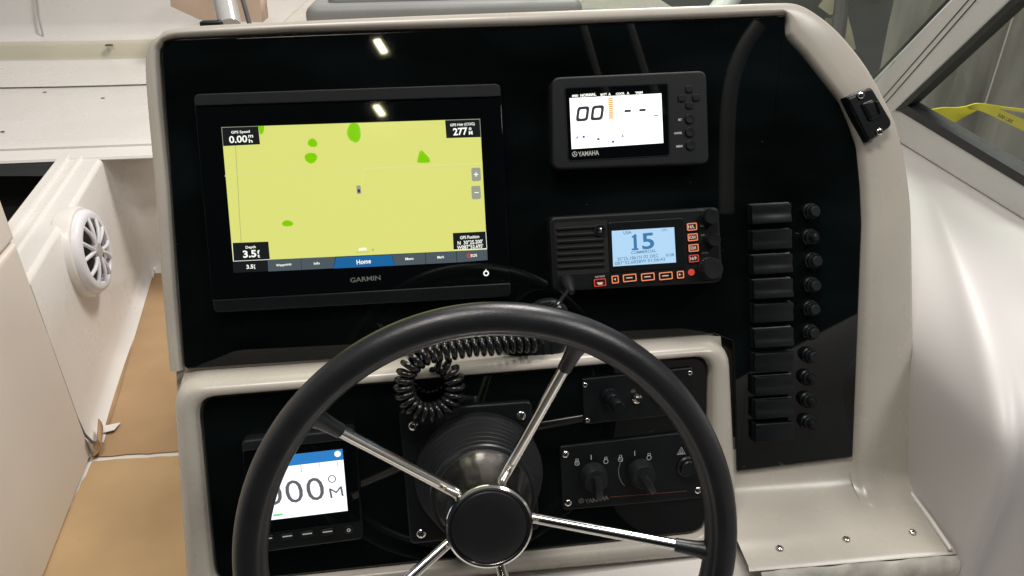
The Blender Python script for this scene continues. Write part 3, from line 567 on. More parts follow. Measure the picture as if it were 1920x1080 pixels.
def engine_mark(x, y, slash):
    bm = BM(); p = ig.l(x, y, .0003); k = ig.k(x, y)
    loft(bm, [[V((p.x + r_ * k * math.cos(a * .5236), p.y - 1.2 * k + r_ * k * math.sin(a * .5236), .0003)) for a in range(12)] for r_ in (4.6, 3.6)], True)
    loft(bm, [[V((p.x + a * k, p.y + b * k, .0003)) for a, b in rrect(w_, w_ * .8, 0, 0, 5.2)] for w_ in (5.4, 3.6)], True)
    if slash:
        d = V((-.7, .7, 0)) * 5.5 * k; n = V((.35, .35, 0)) * k; c = V((p.x, p.y - k, .0003)); bm.faces.new([bm.verts.new(q) for q in (c - d - n, c + d - n, c + d + n, c - d + n)])
    ig.part('mark', bm, PRW)
engine_mark(1082, 867.5, 1); engine_mark(1136, 864, 0); engine_mark(1163.5, 860.5, 1); engine_mark(1217, 857, 0)
bm = BM(); p = ig.l(1277.5, 846, .0003); k = ig.k(1277, 846); T3 = [(0, 8), (-8, -6), (8, -6)]
loft(bm, [[V((p.x + a * k * f_, p.y + b * k * f_, .0003)) for a, b in T3] for f_ in (1, .84)], True)
loft(bm, [[V((p.x + a * k * f_, p.y + (b * f_ - 1) * k, .0003)) for a, b in T3] for f_ in (.5, .32)], True); ig.part('mark', bm, PRW)
arc = [(1163, 868), (1159.5, 880), (1160.5, 893), (1165, 904), (1171, 911)]
bm = BM(); tube(bm, [ig.l(*q, .0003) for q in arc], .0004, 6); ig.part('mark', bm, PRG)
ig.quad('red_line', [(1144, 931.5), (1288, 920), (1288, 921.3), (1144, 933)], .0003, PRR)
emblem(ig, 1090, 939, 5, PRG, .0003); ig.text('YAMAHA', 1119, 936.5, 8.5, PRG, 44, .0003, .02, rot=.08)

# helm boot: square plate, ribbed bellows
hb = Thing('helm_boot', 'black ribbed rubber boot on a square plate behind the wheel hub', 'boot', at(LO, 884, 886, ZL + .006))
bm = BM(); slab(bm, round_poly(hb.ls([(747, 771), (998, 752), (1012, 994), (769, 1022)]), .007), -.006, 0, .0025, 4); hb.part('plate', bm, SATIN)
for p in ((775, 798), (977, 779), (790, 1000), (992, 975)): put('screw', screw_mesh(.0052, .003) if p[0] == 775 else bpy.data.meshes['screw.002'], hb.o, loc=hb.l(*p))
IB = hb.I @ WH
prof = [(.0655, -.166), (.0655, -.160)]
NR = 7
for i in range(NR):
    t = i / NR; r = .0645 - .0135 * t; z = -.159 + .047 * t
    prof += [(r - .0058, z), (r - .0058, z + .0008), (r - .0010, z + .0022), (r, z + .0032), (r - .0004, z + .0044), (r - .0052, z + .0060)]
prof += [(.0510, -.1105), (.0500, -.1085), (.0472, -.1085), (.0455, -.111)]
bm = BM(); lathe(bm, prof, 64, IB, True, False); hb.part('bellows', bm, RUBB, smooth=30)

# ------------------------------------------------------------------ steering wheel
sw = Thing('steering_wheel', 'five-spoke steering wheel with black rim and polished steel spokes', 'steering wheel', WH)
RW, RT_ = .190, .0138
bm = BM(); rings = []
NS, NP = 120, 56
for i in range(NS):
    a = 2 * math.pi * i / NS; er = V((math.cos(a), math.sin(a), 0)); ring = []
    for j in range(NP):
        b = 2 * math.pi * j / NP; cr_, sr_ = math.cos(b), math.sin(b); rr = RT_
        if j in (20, 21): rr *= .90                                          # moulding seam on the inner face
        if 22 <= j <= 34: rr *= .93
        ring.append(er * (RW + rr * cr_) + V((0, 0, rr * sr_)))
    rings.append(ring)
rings.append(rings[0]); loft(bm, rings, True); bmesh.ops.remove_doubles(bm, verts=bm.verts, dist=1e-7); sw.part('rim', bm, FOAM, smooth=60)
bm = BM(); lathe(bm, [(.040, -.118), (.0468, -.114), (.0466, -.108), (.0448, -.101), (.0428, -.094), (.0411, -.087), (.0398, -.080), (.0386, -.073), (.0376, -.066), (.0369, -.059), (.0364, -.052), (.0366, -.048)], 64); hub = sw.part('hub', bm, mat('scuffed_steel', (.88, .86, .82), .20, 1, noise=.06, ns=30, rn=.06, detail=7))
bm = BM(); lathe(bm, [(.0350, -.0495), (.0372, -.0490), (.0384, -.0472), (.0386, -.0455), (.0378, -.0430), (.0360, -.0418), (.0342, -.0420), (.0332, -.0432), (.0330, -.046)], 64, MX.Identity(4), False, False); sw.part('trim_ring', bm, CHROME, hub)
bm = BM(); lathe(bm, [(.0330, -.046), (.0330, -.0432), (.0318, -.0416), (.027, -.0402), (.018, -.0393), (.006, -.0390)], 64); sw.part('cap', bm, mat('hub_cap_black', (.008, .009, .011), .42, noise=.2, ns=40, bump=.06, bs=700), hub)
for kq in range(5):
    a = 1.1461 + kq * 2 * math.pi / 5; er = V((math.cos(a), math.sin(a), 0))
    P0 = er * .0345 + V((0, 0, -.066)); P1 = er * (RW - .006) + V((0, 0, -.002)); dd = (P1 - P0).normalized(); Pm = P1 - dd * .026
    bm = BM(); tube(bm, [P0, P0.lerp(Pm, .33), P0.lerp(Pm, .66), Pm], .0049, 20); sp = sw.part('spoke', bm, CHROME)
    bm = BM(); tube(bm, [Pm - dd * .004, Pm - dd * .0035, Pm + dd * .004, Pm + dd * .013, P1], [.0052, .0059, .0061, .0067, .0092], 20); sw.part('sleeve', bm, FOAM, sp)

# ------------------------------------------------------------------ microphone and curly cord
LIP = LO
mc = Thing('microphone', 'black handheld radio microphone resting on the beige ledge behind the wheel rim', 'microphone', at(UP, 1003, 625, .050))
bm = BM(); slab(bm, round_poly(mc.ls([(985, 588), (1012, 566), (1040, 561), (1062, 570), (1071, 592), (1066, 645), (1056, 666), (1010, 684), (964, 678), (937, 656), (948, 628)]), .006), -.022, 0, .007, 4); mc.part('body', bm, PLAST)
bm = BM(); slab(bm, round_poly(mc.ls([(1036, 566), (1055, 570), (1064, 582), (1058, 588), (1036, 583)], .001), .002), -.003, .0022, .001); kb = mc.part('key', bm, CHAR)
mc.quad('legend', [(1044, 576.5), (1048, 569.5), (1053, 577)], .0025, PRW, parent=kb)
bm = BM(); slab(bm, round_poly(mc.ls([(1012, 566), (1034, 563), (1034, 580), (1006, 584)], .001), .002), -.003, .002, .001); mc.part('key', bm, CHAR)
for i in range(5):
    bm = BM(); p = mc.l(975 + 15 * i, 660 - 1.6 * i, .0006); slab(bm, rrect(.0026, .014, .0012, p.x, p.y), -.002, .0008, .0004); mc.part('grille_slat', bm, SATIN)
bm = BM()
PL = vh.M @ vh.l(1064, 528.5, .006); nU = UP.to_3x3().col[2]
vz = vh.M.to_3x3().col[2]; tipv = PL + vz * .022
lathe(bm, [(.0072, -.010), (.0072, .004), (.0066, .010), (.0045, .018), (.0030, .024)], 22, aim(vh.M @ vh.l(1063, 526, 0), vz + V((.05, 0, -.45))))
make('cord_plug', bm, CHAR, mc.o, M=mc.I)
end1 = hit(1041, 574, mc.M @ V((0, 0, .004)), nU)
st = hit(1067, 540, vh.M @ V((0, 0, .016)), vz)
bm = BM(); tube(bm, catm([st, st.lerp(end1, .4) + nU * .004, end1, hit(1018, 588, mc.M @ V((0, 0, -.004)), nU), hit(992, 640, mc.M @ V((0, 0, -.01)), nU)], 6), .0021, 10); make('cord_lead', bm, CORDM, mc.o, M=mc.I)
nL = LO.to_3x3().col[2]
def onL(px, py, z): return hit(px, py, LO @ V((0, 0, z)), nL)
path = [(1010, 641, .004), (970, 643, .008), (930, 647, .012), (890, 650, .014), (850, 655, .016), (815, 661, .019), (786, 672, .024), (767, 690, .026), (758, 715, .025), (760, 741, .023), (775, 763, .021), (800, 774, .019), (826, 769, .017), (846, 751, .015), (853, 727, .013), (848, 703, .011), (834, 687, .008), (815, 680, .004)]
cpth = catm([onL(x, y, z) for x, y, z in path], 40)
hel = []; L_ = 0; rH = .0078; pitch = .0074
up0 = nL.copy()
for i in range(len(cpth)):
    if i: L_ += (cpth[i] - cpth[i - 1]).length
    t = (cpth[min(i + 1, len(cpth) - 1)] - cpth[max(i - 1, 0)]).normalized(); u = (up0 - t * up0.dot(t)).normalized(); v = t.cross(u)
    hel.append((L_, cpth[i], u, v))
pts = []; tot = hel[-1][0]; n = int(tot / pitch * 18); j = 0
for i in range(n + 1):
    s = tot * i / n
    while j < len(hel) - 2 and hel[j + 1][0] < s: j += 1
    f_ = (s - hel[j][0]) / max(1e-9, hel[j + 1][0] - hel[j][0]); c = hel[j][1].lerp(hel[j + 1][1], f_); u = hel[j][2].lerp(hel[j + 1][2], f_); v = hel[j][3].lerp(hel[j + 1][3], f_)
    a = 2 * math.pi * s / pitch; wob = 1 + .05 * math.sin(s * 160)
    pts.append(c + (u * math.cos(a) + v * math.sin(a)) * rH * wob)
bm = BM(); tube(bm, pts, .0029, 8); make('curly_cord', bm, CORDM, mc.o, M=mc.I, smooth=60)

# ------------------------------------------------------------------ port side: wall with speaker, deck, tan panel, cardboard
WP0 = hz(168, 832, FLOOR); WP1 = hz(272, 505, FLOOR); wd_ = (WP1 - WP0); wd_.z = 0; wd_.normalize(); wn = V((wd_.y, -wd_.x, 0))   # wall direction and outward normal
def onW(px, py): return hit(px, py, WP0, wn)
ZT = onW(203, 278).z
pw = Thing('port_locker', 'white moulded locker side wall with a round speaker, left of the console', 'locker', MX.Translation(WP0))
T_in = -wn
near = WP0 - wd_ * .01
c_top = WP1.copy()
cor = WP1
prof_w = [(0, 0, FLOOR + .001), (.030, 0, FLOOR + .004), (.012, 0, FLOOR + .012), (.003, 0, FLOOR + .035), (0, 0, FLOOR + .08), (0, 0, .55), (0, 0, ZT - .012), (-.003, 0, ZT - .004), (-.012, 0, ZT)]
cols = [near, WP0, WP0.lerp(cor, .25), WP0.lerp(cor, .5), WP0.lerp(cor, .75), WP0.lerp(cor, .90)]
rn_ = V((wn.x, wn.y, 0)); face2 = V((.985, -.17, 0))
bend = []
for i in range(7):
    a = i / 6; d1 = cor - wd_ * .10; d2 = cor + face2 * .06; q = d1 * (1 - a) ** 2 + cor * 2 * a * (1 - a) + d2 * a * a
    n_ = (wn * (1 - a) + V((face2.y, -face2.x, 0)) * a).normalized(); bend.append((q, n_))
allc = [(c, wn) for c in cols] + bend + [(cor + face2 * .9, V((face2.y, -face2.x, 0)))]
bm = BM(); rg = []
for c, n_ in allc: rg.append([V((c.x, c.y, 0)) + n_ * d + V((0, 0, z)) for d, _, z in prof_w[1:]])
loft(bm, rg, False); make('side_wall', bm, WHITE, pw.o, smooth=60, M=pw.I)
# ledge with ridges along the top of the wall
bm = BM(); lp_ = [(-.011, ZT), (-.05, ZT), (-.054, ZT + .006), (-.062, ZT + .006), (-.066, ZT), (-.085, ZT), (-.088, ZT + .007), (-.11, ZT + .007), (-.113, ZT - .02), (-.113, ZT - .25)]
loft(bm, [[V((c.x, c.y, 0)) + wn * d + V((0, 0, z)) for d, z in lp_] for c in [near] + cols[1:] + [cor + wd_ * .05]], False); make('ledge', bm, WHITE, pw.o, smooth=40, M=pw.I)
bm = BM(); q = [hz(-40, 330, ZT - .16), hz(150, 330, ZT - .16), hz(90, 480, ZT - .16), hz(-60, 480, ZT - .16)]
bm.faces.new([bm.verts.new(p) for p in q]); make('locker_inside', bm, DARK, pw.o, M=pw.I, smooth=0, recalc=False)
# speaker
sc_ = onW(147, 474)
sn = (wn + V((.0, -.10, .03))).normalized()
sk = Thing('speaker', 'round white marine speaker with spoked grille on the locker wall', 'speaker', aim(sc_ + wn * .012, sn))
kd = (CO - sc_).length / 1400; R0 = 74 * kd
bm = BM(); lathe(bm, [(R0, -.025), (R0, .006), (R0 * .97, .012), (R0 * .90, .014), (R0 * .86, .013)], 56, MX.Identity(4), False, False); sk.part('mounting_ring', bm, WHITE)
bm = BM(); lathe(bm, [(R0 * .92, .008), (R0 * .92, .020), (R0 * .88, .026), (R0 * .80, .030), (R0 * .72, .029), (R0 * .69, .024), (R0 * .69, .010)], 56, MX.Identity(4), False, False); sk.part('trim_ring', bm, SPKW)
bm = BM(); lathe(bm, [(R0 * .72, .016), (R0 * .6, .010), (R0 * .25, -.012), (R0 * .1, -.006)], 48, MX.Identity(4), False, True); sk.part('cone', bm, SPKC)
for i in range(6):
    a0 = math.pi / 2 + i * math.pi / 3 + .12
    bm = BM()
    for s in (-1, 1):
        P = []
        for t in (0, .3, .6, .85, 1): 
            r = R0 * (.17 + .57 * t); a = a0 + s * (.10 + .16 * t); P.append(V((r * math.cos(a), r * math.sin(a), .029 + .004 * math.sin(t * 3.1) - .003 * t)))
        tube(bm, P, R0 * .042, 10)
    sk.part('grille_spoke', bm, SPKW)
bm = BM(); lathe(bm, [(R0 * .20, .022), (R0 * .20, .030), (R0 * .16, .034), (.001, .035)], 32); sk.part('badge', bm, SPKG)

# forward deck seen over the locker: stepped white moulding
def dk(py, z): return hz(150, py, z).y
rows = [(303, ZT - .04), (301, ZT - .002), (296, ZT + .004), (278, ZT + .010), (274, ZT + .016), (263, ZT + .020), (259, ZT + .012), (254, ZT + .010), (167, ZT + .012), (165.5, ZT + .0105), (163, ZT + .0105), (161, ZT + .017), (148, ZT + .022), (126, ZT + .034), (118, ZT + .038), (113, ZT + .046)]
pr_ = [(dk(py, z), z) for py, z in rows]
yb = pr_[-1][0]; yr_ = yb
for py, dy in ((106, .008), (86, .02), (80, .03), (77, .06)): pr_.append((yb + dy, hy(150, py, yb + dy).z))
yb = pr_[-1][0] + .10; pr_ += [(yb, pr_[-1][1] + .012), (yb + .03, pr_[-1][1] + .05), (yb + .05, pr_[-1][1] + .2), (yb + .08, pr_[-1][1] + .7), (yb + .08, pr_[-1][1] + 1.4)]
fd = Thing('foredeck', 'white stepped foredeck moulding behind the left of the dash', 'deck', MX.Translation((-.8, pr_[0][0], ZT)))
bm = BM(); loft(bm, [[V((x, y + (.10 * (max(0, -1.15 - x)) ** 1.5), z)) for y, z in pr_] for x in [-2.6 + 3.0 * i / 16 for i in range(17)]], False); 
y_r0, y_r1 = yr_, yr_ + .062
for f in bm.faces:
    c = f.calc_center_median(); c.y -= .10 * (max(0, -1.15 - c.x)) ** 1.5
    if y_r0 < c.y < y_r1: f.material_index = 1  # riser faces take a yellower tone than the rest of the deck
make('deck_moulding', bm, [WHITE, mat('yellowish_gelcoat', (.60, .56, .44), .35, noise=.06, ns=4)], fd.o, smooth=45, M=fd.I)
zz = ZT + .0125
for (x, y) in ((84, 173), (193, 184), (5, 247)):
    p = hz(x, y, zz); bm = BM(); lathe(bm, [(.006, 0), (.004, .002), (.001, .002)], 7, MX.Translation(p) @ MX.Diagonal((1.3, .8, 1, 1))); make('debris', bm, mat('dark_debris', (.12, .09, .06), .9), fd.o, M=fd.I)
P_ = hit(70, 40, (0, yb + .072, 0), (0, 1, 0)); bm = BM(); tube(bm, [hy(66, -30, yb + .06), hy(72, 30, yb + .046), hy(82, 72, yb - .02)], .0035, 8); make('seam_cord', bm, mat('grey_sealant', (.35, .33, .30), .7), fd.o, M=fd.I)
bm = BM(); p = hy(205, 86, pr_[-9][0] - .002); lathe(bm, [(.012, 0), (.010, .006), (.003, .007)], 9, MX.Translation(p) @ MX.Diagonal((1.4, .7, 1, 1))); make('debris', bm, MATS['dark_debris'], fd.o, M=fd.I)

# tan upright panel in the left foreground
BX0 = hz(174, 852, FLOOR); bdir = (hz(86, 1080, FLOOR) - BX0); bdir.z = 0; bdir.normalize(); bno_ = V((-bdir.y, bdir.x, 0))
if bno_.dot(CO - BX0) < 0: bno_ = -bno_
tp = Thing('tan_side_panel', 'tall smooth tan panel filling the lower left corner', 'panel', MX.Translation(BX0))
def slab_w(bm, a, b, z0, z1, th, bev, nrm=bno_):
    d = (b - a); Ln = d.length; d.normalize(); M = MX.Identity(4)
    for i in range(3): M[i][0], M[i][1], M[i][2] = d[i], (0, 0, 1)[i], nrm[i]
    M.translation = V((a.x, a.y, 0)); b2 = BM(); slab(b2, [(0, z0), (Ln, z0), (Ln, z1), (0, z1)], -th, 0, bev, 4)
    b2.transform(M); me = bpy.data.meshes.new('t'); b2.to_mesh(me); b2.free(); bm.from_mesh(me); bpy.data.meshes.remove(me)
zst = hit(48, 432, BX0, bno_).z
bm = BM(); slab_w(bm, BX0, BX0 + bdir * .9, FLOOR + .002, zst, .35, .010); make('lower_panel', bm, TAN, tp.o, M=tp.I)
bm = BM(); slab_w(bm, BX0 - bdir * .006 - bno_ * .002, BX0 + bdir * .9 - bno_ * .002, zst + .002, zst + .5, .36, .010); make('upper_panel', bm, TAN, tp.o, M=tp.I)

# cardboard on the sole
def sheet(name, label, px, m, th=.002, z=FLOOR, curl=None):
    t = Thing(name, label, 'cardboard', MX.Translation((hz(*px[0], z).x, hz(*px[0], z).y, z)))
    rg_ = random.Random(len(px)); q_ = []
    for (xa, ya), (xb, yb2) in zip(px, px[1:] + px[:1]):
        n_ = max(1, int(math.hypot(xb - xa, yb2 - ya) / 14))
        for i in range(n_): q_.append((xa + (xb - xa) * i / n_ + (rg_.uniform(-1.3, 1.3) if i else 0), ya + (yb2 - ya) * i / n_ + (rg_.uniform(-1, 1) if i else 0)))
    bm = BM(); P = [hz(x, y, z + th + .001) for x, y in q_]
    P2 = [(p.x, p.y) for p in P]; slab(bm, P2, z + .001, z + th + .001)
    bmesh.ops.recalc_face_normals(bm, faces=bm.faces)
    for f in bm.faces:
        if abs(f.normal.z) < .5: f.material_index = 1
    make('sheet', bm, [m, CARDE], t.o, M=t.I, smooth=0); return t
s1 = sheet('cardboard_sheet', 'brown cardboard sheet with a torn edge on the sole beyond the white joint', [(178, 856), (184, 835), (196, 800), (222, 715), (243, 640), (257, 570), (266, 525), (268, 512), (274, 503), (282, 504), (288, 512), (292, 508), (289, 500), (296, 495), (400, 480), (480, 830), (335, 846)], CARD)
s2 = sheet('cardboard_sheet', 'paler cardboard sheet on the sole nearest the camera, lower left', [(173, 864), (335, 854), (520, 842), (560, 1250), (-60, 1250), (62, 1085), (88, 1035), (121, 970)], CARD2)
bm = BM()
fl = [[(171, 792), (190, 798), (197, 800)], [(196, 738), (207, 742), (216, 738)], [(213, 680), (224, 682), (234, 672)], [(228, 625), (240, 628), (249, 610)], [(246, 570), (254, 572), (260, 560)], [(262, 522), (266, 524), (269, 518)]]
rg = [[hz(a[0], a[1], FLOOR + .012) , hz(b[0], b[1], FLOOR + .0085), hz(c[0] + 7, c[1] + 2, FLOOR + .0045)] for a, b, c in fl]
loft(bm, rg, False); o = make('folded_flap', bm, CARD, s1.o, M=s1.I, smooth=60); md = o.modifiers.new('t', 'SOLIDIFY'); md.thickness = .0025
bm = BM()
rg = []
for i in range(7):
    a = i / 6 * 2.2; rg.append([hz(172 + 9 * math.sin(a), 858 - 6 * i * .4, FLOOR + .008) + V((0, 0, .004 + .03 * (1 - math.cos(a)) * .5)) + V((.012 * math.sin(a), 0, 0)), hz(178 + 8 * math.sin(a), 822 - 2 * i, FLOOR + .008) + V((.010 * math.sin(a), 0, .03 * (1 - math.cos(a)) * .7))])
loft(bm, rg, False); o = make('curled_scrap', bm, CARD, s1.o, M=s1.I, smooth=60); md = o.modifiers.new('t', 'SOLIDIFY'); md.thickness = .003
for (o_, pts_) in ((s1.o, [(150, 812, .05), (166, 826, .05), (178, 845, .02), (172, 852, .006), (158, 838, .012)]), (s1.o, [(186, 800, .01), (226, 792, .009), (214, 806, .012), (190, 812, .009)]), (s1.o, [(282, 500, .012), (290, 506, .010), (288, 522, .012), (283, 512, .014)])):
    bm = BM(); bm.faces.new([bm.verts.new(hz(x, y, FLOOR + h)) for x, y, h in pts_]); o = make('tape_scrap', bm, WHITE, o_, M=s1.I, smooth=0); md = o.modifiers.new('t', 'SOLIDIFY'); md.thickness = .001
bm = BM(); p = hz(304, 487, FLOOR + .02); slab(bm, rrect(.05, .03, .012), 0, .012, .005); make('drain_cap', bm, WHITE, pw.o, M=pw.I @ MX.Translation((p.x, p.y, FLOOR + .004)))

# ------------------------------------------------------------------ starboard liner and gunwale
gl = Thing('starboard_liner', 'white curved hull liner and gunwale to the right of the console', 'hull liner', MX.Translation((.62, -.2, FLOOR)))
B1 = hy(1655, 247, .35); B2 = hx(1960, 441, .80)
plan = [(.6135, .12), (.6145, -.02), (.6135, -.10), (.6120, -.17), (.6095, -.215), (.6100, -.234), (.6170, -.243), (.6270, -.243), (.6330, -.238), (.642, -.236), (.656, -.240), (.676, -.256), (.70, -.264), (.726, -.262), (.752, -.268), (.79, -.292), (.84, -.35), (.90, -.46), (.95, -.7), (.97, -1.2), (.97, -2.6)]
un = [0, .08, .16, .24, .30, .34, .38, .42, .46, .5, .55, .62, .68, .74, .80, .87, .94, 1.0]
base = [B1.lerp(B2, u) for u in un] + [V((1.04, -.45, 1.10)), V((1.08, -1.2, 1.12)), V((1.08, -2.6, 1.08))]
rows = []
for z in (FLOOR, .48, .60, .70, .78, .84): rows.append([V((x + (.84 - z) * (0 if i < 9 else .03 * math.sin(i)), y, z)) for i, (x, y) in enumerate(plan)])
Nr = 9
for j in range(1, Nr + 1):
    t = j / Nr; row = []
    for i, ((x, y), P3) in enumerate(zip(plan, base)):
        P0 = V((x, y, .84)); P1 = P0 + V((.003, .01, .075)); P2 = P3 + V((-.07, -.15, -.012)) * (1 if i > 3 else .6)
        row.append(P0 * (1 - t) ** 3 + P1 * 3 * t * (1 - t) ** 2 + P2 * 3 * t * t * (1 - t) + P3 * t ** 3)
    rows.append(row)
rows.append([p + V((.03, .015, -.004)) for p in rows[-1]]); rows.append([p + V((.03, .01, -.12)) for p in rows[-1]])
bm = BM(); loft(bm, rows, False); o = make('liner', bm, LINER, gl.o, smooth=75, M=gl.I); md = o.modifiers.new('s', 'SUBSURF'); md.levels = 2; md.render_levels = 2

# ------------------------------------------------------------------ windshield
W1 = hy(1668, 235, .33); W2 = hx(1945, 392, .80); W3 = hx(1905, -10, .74)
wx = (W2 - W1).normalized(); wz = wx.cross(W3 - W1).normalized()
if wz.dot(CO - W1) < 0: wz = -wz
wy = wz.cross(wx)
WF = MX.Identity(4)
for i in range(3): WF[i][0], WF[i][1], WF[i][2] = wx[i], wy[i], wz[i]
WF.translation = W1
ws = Thing('side_windshield', 'aluminium-framed side windshield pane on the right gunwale', 'windshield', WF)
bm = BM(); slab(bm, ws.ls([(1640, 205), (1690, 209), (1960, 372), (1960, 438), (1672, 259)]), -.020, 0, .003, 3); ws.part('bottom_rail', bm, ALU)
bm = BM(); slab(bm, ws.ls([(1640, 258), (1672, 260), (1960, 440), (1960, 446), (1672, 265)]), -.022, -.004, .001, 2); ws.part('bottom_seal', bm, GASK)
bm = BM(); slab(bm, ws.ls([(1678, 204), (1702, 198), (1960, 352), (1960, 373), (1690, 210)]), -.018, .0012, .0008, 2); ws.part('gasket', bm, GASK)
bm = BM(); slab(bm, ws.ls([(1632, 160), (1636, 153), (1822, -40), (1938, -40), (1679, 207), (1660, 222)]), -.026, .004, .004, 3); po = ws.part('corner_post', bm, ALU)
for (a, b) in (((1650, 190), (1842, -30)), ((1658, 196), (1856, -30))):
    bm = BM(); A, B = ws.l(*a, .0045), ws.l(*b, .0045); d = (B - A).normalized(); n = V((-d.y, d.x, 0)) * .0007; slab(bm, [A - n, B - n, B + n, A + n], .002, .0046); ws.part('groove', bm, GASK, po)
bm = BM(); slab(bm, ws.ls([(1680, 207), (1940, -40), (1958, -40), (1701, 200)]), -.018, .002, .001, 2); ws.part('gasket', bm, GASK)
bm = BM(); slab(bm, ws.ls([(1625, 158), (1813, -40), (1822, -40), (1636, 154)]), -.03, .002, .001, 2); ws.part('gasket', bm, GASK)
bm = BM(); slab(bm, ws.ls([(1692, 206), (1950, -40), (2050, -40), (2050, 430)]), -.012, -.008); ws.part('glass_pane', bm, GLASS)
fw = Thing('front_windshield', 'clear front windshield pane behind the top of the console', 'windshield', MX.Translation(hy(1500, 200, .20)))
bm = BM(); q = [hy(1000, 180, .62), hy(1640, 205, .36), hy(1640, 160, .345), hy(1818, -40, .20), hy(1000, -150, .40)]
q2 = [p + V((0, .005, .002)) for p in q]; loft(bm, [q, q2], True, True, True); make('glass_pane', bm, GLASS, fw.o, smooth=0, M=fw.I)

# ------------------------------------------------------------------ the two flood lamps mirrored in the dash
LAMPE = mat('lamp_diffuser', (.8, .8, .75), .5, emit=(1, .92, .55), es=75)
for (x, y, lab) in ((-.294, -3.40, 'small flood lamp overhead mirrored in the upper black dash'), (-.389, -4.19, 'small flood lamp overhead mirrored in the chartplotter glass')):
    fl_ = Thing('flood_lamp', lab, 'lamp', MX.Translation((x, y, 3.6)) @ MX.Rotation(math.radians(14), 4, 'Z'), 'shop flood lamps')
    bm = BM(); slab(bm, rrect(.09, .20, .02), .003, .06, .01); fl_.part('housing', bm, CHAR)
    bm = BM(); slab(bm, rrect(.042, .145, .008), -.002, .0028); fl_.part('diffuser', bm, LAMPE)

def mirror(px, py, D):
    d = ray(px, py); n = UP.to_3x3().col[2]; p = hit(px, py, UP @ V((0, 0, ZB)), n); return p + (d - 2 * d.dot(n) * n) * D
for (pts_, r_, lab) in (([(1093, 45), (1128, 165)], .011, 'pale tower leg behind the camera, the left one mirrored in the dash'), ([(1178, 35), (1214, 150)], .011, 'pale tower leg behind the camera, the middle one mirrored in the dash'), ([(1425, 45), (1388, 105), (1366, 200), (1362, 400)], .024, 'curved tower leg behind the camera mirrored at the right of the dash')):
    P_ = [mirror(x, y, 1.7) for x, y in pts_]; tl = Thing('tower_leg', lab, 'tube', MX.Translation(P_[-1]), 'tower legs mirrored in the dash')
    if len(P_) == 2: P_ = [P_[0] + (P_[0] - P_[1]) * 1.5, P_[0], P_[1], P_[1] + (P_[1] - P_[0]) * .6]
    bm = BM(); tube(bm, catm(P_, 5), r_, 14); make('tube', bm, mat('grey_anodised', (.40, .40, .39), .5, .3), tl.o, M=tl.I)

# ------------------------------------------------------------------ things behind the console top
gt = Thing('grey_hatch', 'grey moulded hatch cover lying on the console top', 'hatch', MX.Translation(hy(800, 40, .42)))
gM = MX.Translation((0, 0, 0))
A, B = hy(572, 46, .40), hy(1095, 26, .40); zt = (A.z + B.z) / 2
C_, D_ = hz(578, 10, zt + .03), hz(1080, -6, zt + .03)
bm = BM(); yy = .40; x0, x1 = A.x, B.x
slab(bm, round_poly([(x0, yy), (x1, yy), (x1, yy + .55), (x0, yy + .55)], .02), zt - .02, zt + .022, .014, 5); make('cover', bm, GREYT, gt.o, M=gt.I)
bm = BM(); slab(bm, round_poly([(x0 + .03, yy + .03), (x1 - .03, yy + .03), (x1 - .03, yy + .50), (x0 + .03, yy + .50)], .02), zt + .018, zt + .032, .01, 4); make('raised_top', bm, GREYT, gt.o, M=gt.I)
# console top running forward under the hatch
e0 = UP @ V((0, pout[9].y, -.06))
bm = BM(); xl, xr = (UP @ pout[6]).x + .02, (UP @ pout[14]).x - .02
slab(bm, round_poly([(xl, e0.y + .0), (xr, e0.y + .0), (xr + .05, e0.y + .9), (xl, e0.y + .9)], .03), e0.z - .15, zt - .0215, .012, 4); make('console_top', bm, BEIGE, con.o, M=con.I)
rl = Thing('grab_rail', 'clear and steel upright tube behind the top left of the dash', 'rail', MX.Translation(hy(430, 50, .35)))
bm = BM(); a, b = hy(432, 52, .34), hy(408, -60, .44); tube(bm, [a, a.lerp(b, .5), b], .0155, 20); make('tube', bm, mat('clear_plastic_sleeve', (.55, .54, .52), .18, .35), rl.o, M=rl.I)
bm = BM(); a, b = hy(470, 52, .35), hy(438, -60, .45); tube(bm, [a, a.lerp(b, .5), b], .0032, 10); make('edge_strip', bm, GASK, rl.o, M=rl.I)
bm = BM(); p = hy(398, 50, .33); slab(bm, rrect(.028, .016, .003), 0, .014, .003); make('foot', bm, SATIN, rl.o, M=rl.I @ MX.Translation(p + V((0, 0, -.006))))
bxt = Thing('brown_carton', 'pale brown carton standing at the back behind the upright tube', 'carton', MX.Translation(hy(420, 40, 2.3)))
bm = BM(); q = [hy(x, y, 2.3) for x, y in [(317, -30), (320, 12), (374, 37), (492, 42), (484, -30)]]; loft(bm, [q, [p + V((0, .12, .0)) for p in q]], True, True, True); make('panel', bm, mat('pinkish_card', (.50, .37, .28), .8, noise=.1, ns=6), bxt.o, M=bxt.I, smooth=0)
st_ = Thing('windshield_strut', 'pale aluminium windshield strut seen above the console near the hatch', 'strut', MX.Translation(hy(1070, 20, .5)))
bm = BM(); tube(bm, [hy(1050, 40, .55), hy(1110, -40, .60)], .012, 12); make('tube', bm, ALU, st_.o, M=st_.I)
st2 = Thing('windshield_strut', 'pale aluminium windshield strut above the console, right of the hatch', 'strut', MX.Translation(hy(1360, 20, .5)))
bm = BM(); tube(bm, [hy(1335, 40, .55), hy(1400, -50, .60)], .020, 12); make('tube', bm, ALU, st2.o, M=st2.I)
wb_ = Thing('white_bow_moulding', 'white bow moulding seen through the windshield above the dash', 'deck', MX.Translation(hy(1180, 0, 1.4)))
